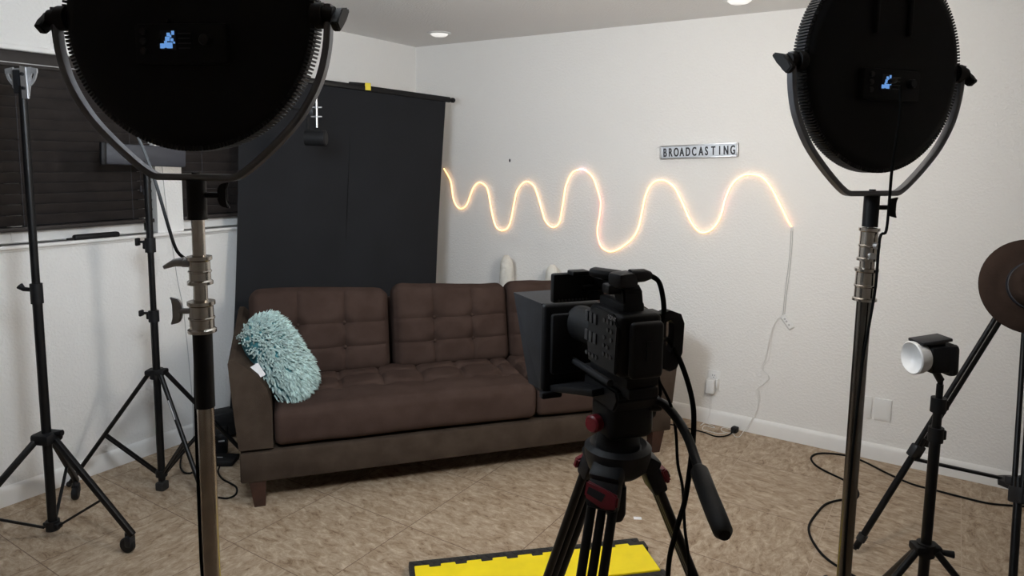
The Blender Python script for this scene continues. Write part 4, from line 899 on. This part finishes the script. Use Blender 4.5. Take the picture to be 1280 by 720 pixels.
hat = thing('brimmed_hat', 'brown wide-brimmed hat hung on the tripod at the right edge', 'hat', hc)
g = G(); hx, hy, hd_ = frame(ha); N_ = 56
def hatring(r, z, wav=0.):
    return [hc+ha*(z+wav*math.cos(2*(2*PI*k/N_)))+(hx*math.cos(2*PI*k/N_)+hy*math.sin(2*PI*k/N_)*1.0)*r for k in range(N_)]
g.loft([hatring(r, z, w) for r, z, w in ((.080, -.003, 0), (.12, -.003, .002), (.163, -.008, .006), (.168, -.006, .006), (.166, -.003, .006), (.12, .002, .002), (.088, .004, 0), (.0835, .009, 0))])
brim = g.build('brim', 'felt', hat, True, sharp=60)
g = G(); rr = [(.0850, .004), (.0835, .010), (.0825, .05), (.079, .085), (.070, .103), (.05, .108), (.025, .098), (.006, .094)]
rings = []
for r, z in rr:
    rings.append([hc+ha*(z-(.016*math.exp(-(math.sin(2*PI*k/N_)/.35)**2)*max(0, (z-.06))/.05))+(hx*math.cos(2*PI*k/N_)+hy*math.sin(2*PI*k/N_))*r for k in range(N_)])
g.loft(rings).build('hat_crown', 'felt', hat, True, sharp=60)
G().lathe([(.0858, .006), (.0868, .008), (.0862, .026), (.0840, .027)], hc, ha, 56).build('hat_band', 'ink', hat, True)
CG = [(3.984, -.158, .005), (3.874, -.215, .005), (3.78, -.252, .005), (3.684, -.252, .005), (3.568, -.243, .005), (3.465, -.233, .005), (3.353, -.17, .005), (3.232, -.08, .005), (3.151, -.052, .005), (3.072, -.068, .005), (3.006, -.114, .005), (2.985, -.19, .005), (3.014, -.267, .005), (3.069, -.32, .005), (3.172, -.381, .005), (3.225, -.428, .005), (3.251, -.499, .005), (3.242, -.573, .005), (3.186, -.621, .005), (3.137, -.7, .005), (3.116, -.805, .005), (3.104, -.939, .005), (3.12, -1.031, .005), (3.159, -1.117, .005), (3.206, -1.183, .005), (3.27, -1.23, .005), (3.36, -1.27, .005), (3.5, -1.28, .005)]
cord('floor_cable', CG, .0052, 'cord', 'black cable snaking over the floor along the right wall', sm=5)

# ------------------------------------------------------------------ camera, world, view
cd = bpy.data.cameras.new('camera'); co = bpy.data.objects.new('camera', cd); COL.objects.link(co)
f, py, pitch, roll, yaw = 856.739, 299.968, .11767, .012965, -.573673
fw = V((math.sin(yaw)*math.cos(pitch), math.cos(yaw)*math.cos(pitch), -math.sin(pitch))); rt = V((math.cos(yaw), -math.sin(yaw), 0)); up = rt.cross(fw)
r_ = rt*math.cos(roll)+up*math.sin(roll); u2 = up*math.cos(roll)-rt*math.sin(roll)
mx = M((r_, u2, -fw)).transposed().to_4x4(); mx.translation = V((3.54326, -4.09364, 1.60410)); co.matrix_world = mx
cd.sensor_fit = 'HORIZONTAL'; cd.sensor_width = 36; cd.lens = f/1280*36; cd.shift_y = (py-360)/1280; cd.clip_start = .05
scn.camera = co
w = bpy.data.worlds.new('world'); scn.world = w; w.use_nodes = True
w.node_tree.nodes['Background'].inputs[0].default_value = (.05, .06, .09, 1); w.node_tree.nodes['Background'].inputs[1].default_value = .3
scn.view_settings.view_transform = 'Standard'; scn.view_settings.look = 'None'; scn.view_settings.gamma = 1; scn.view_settings.use_curve_mapping = False
scn.view_settings.exposure = 0.0
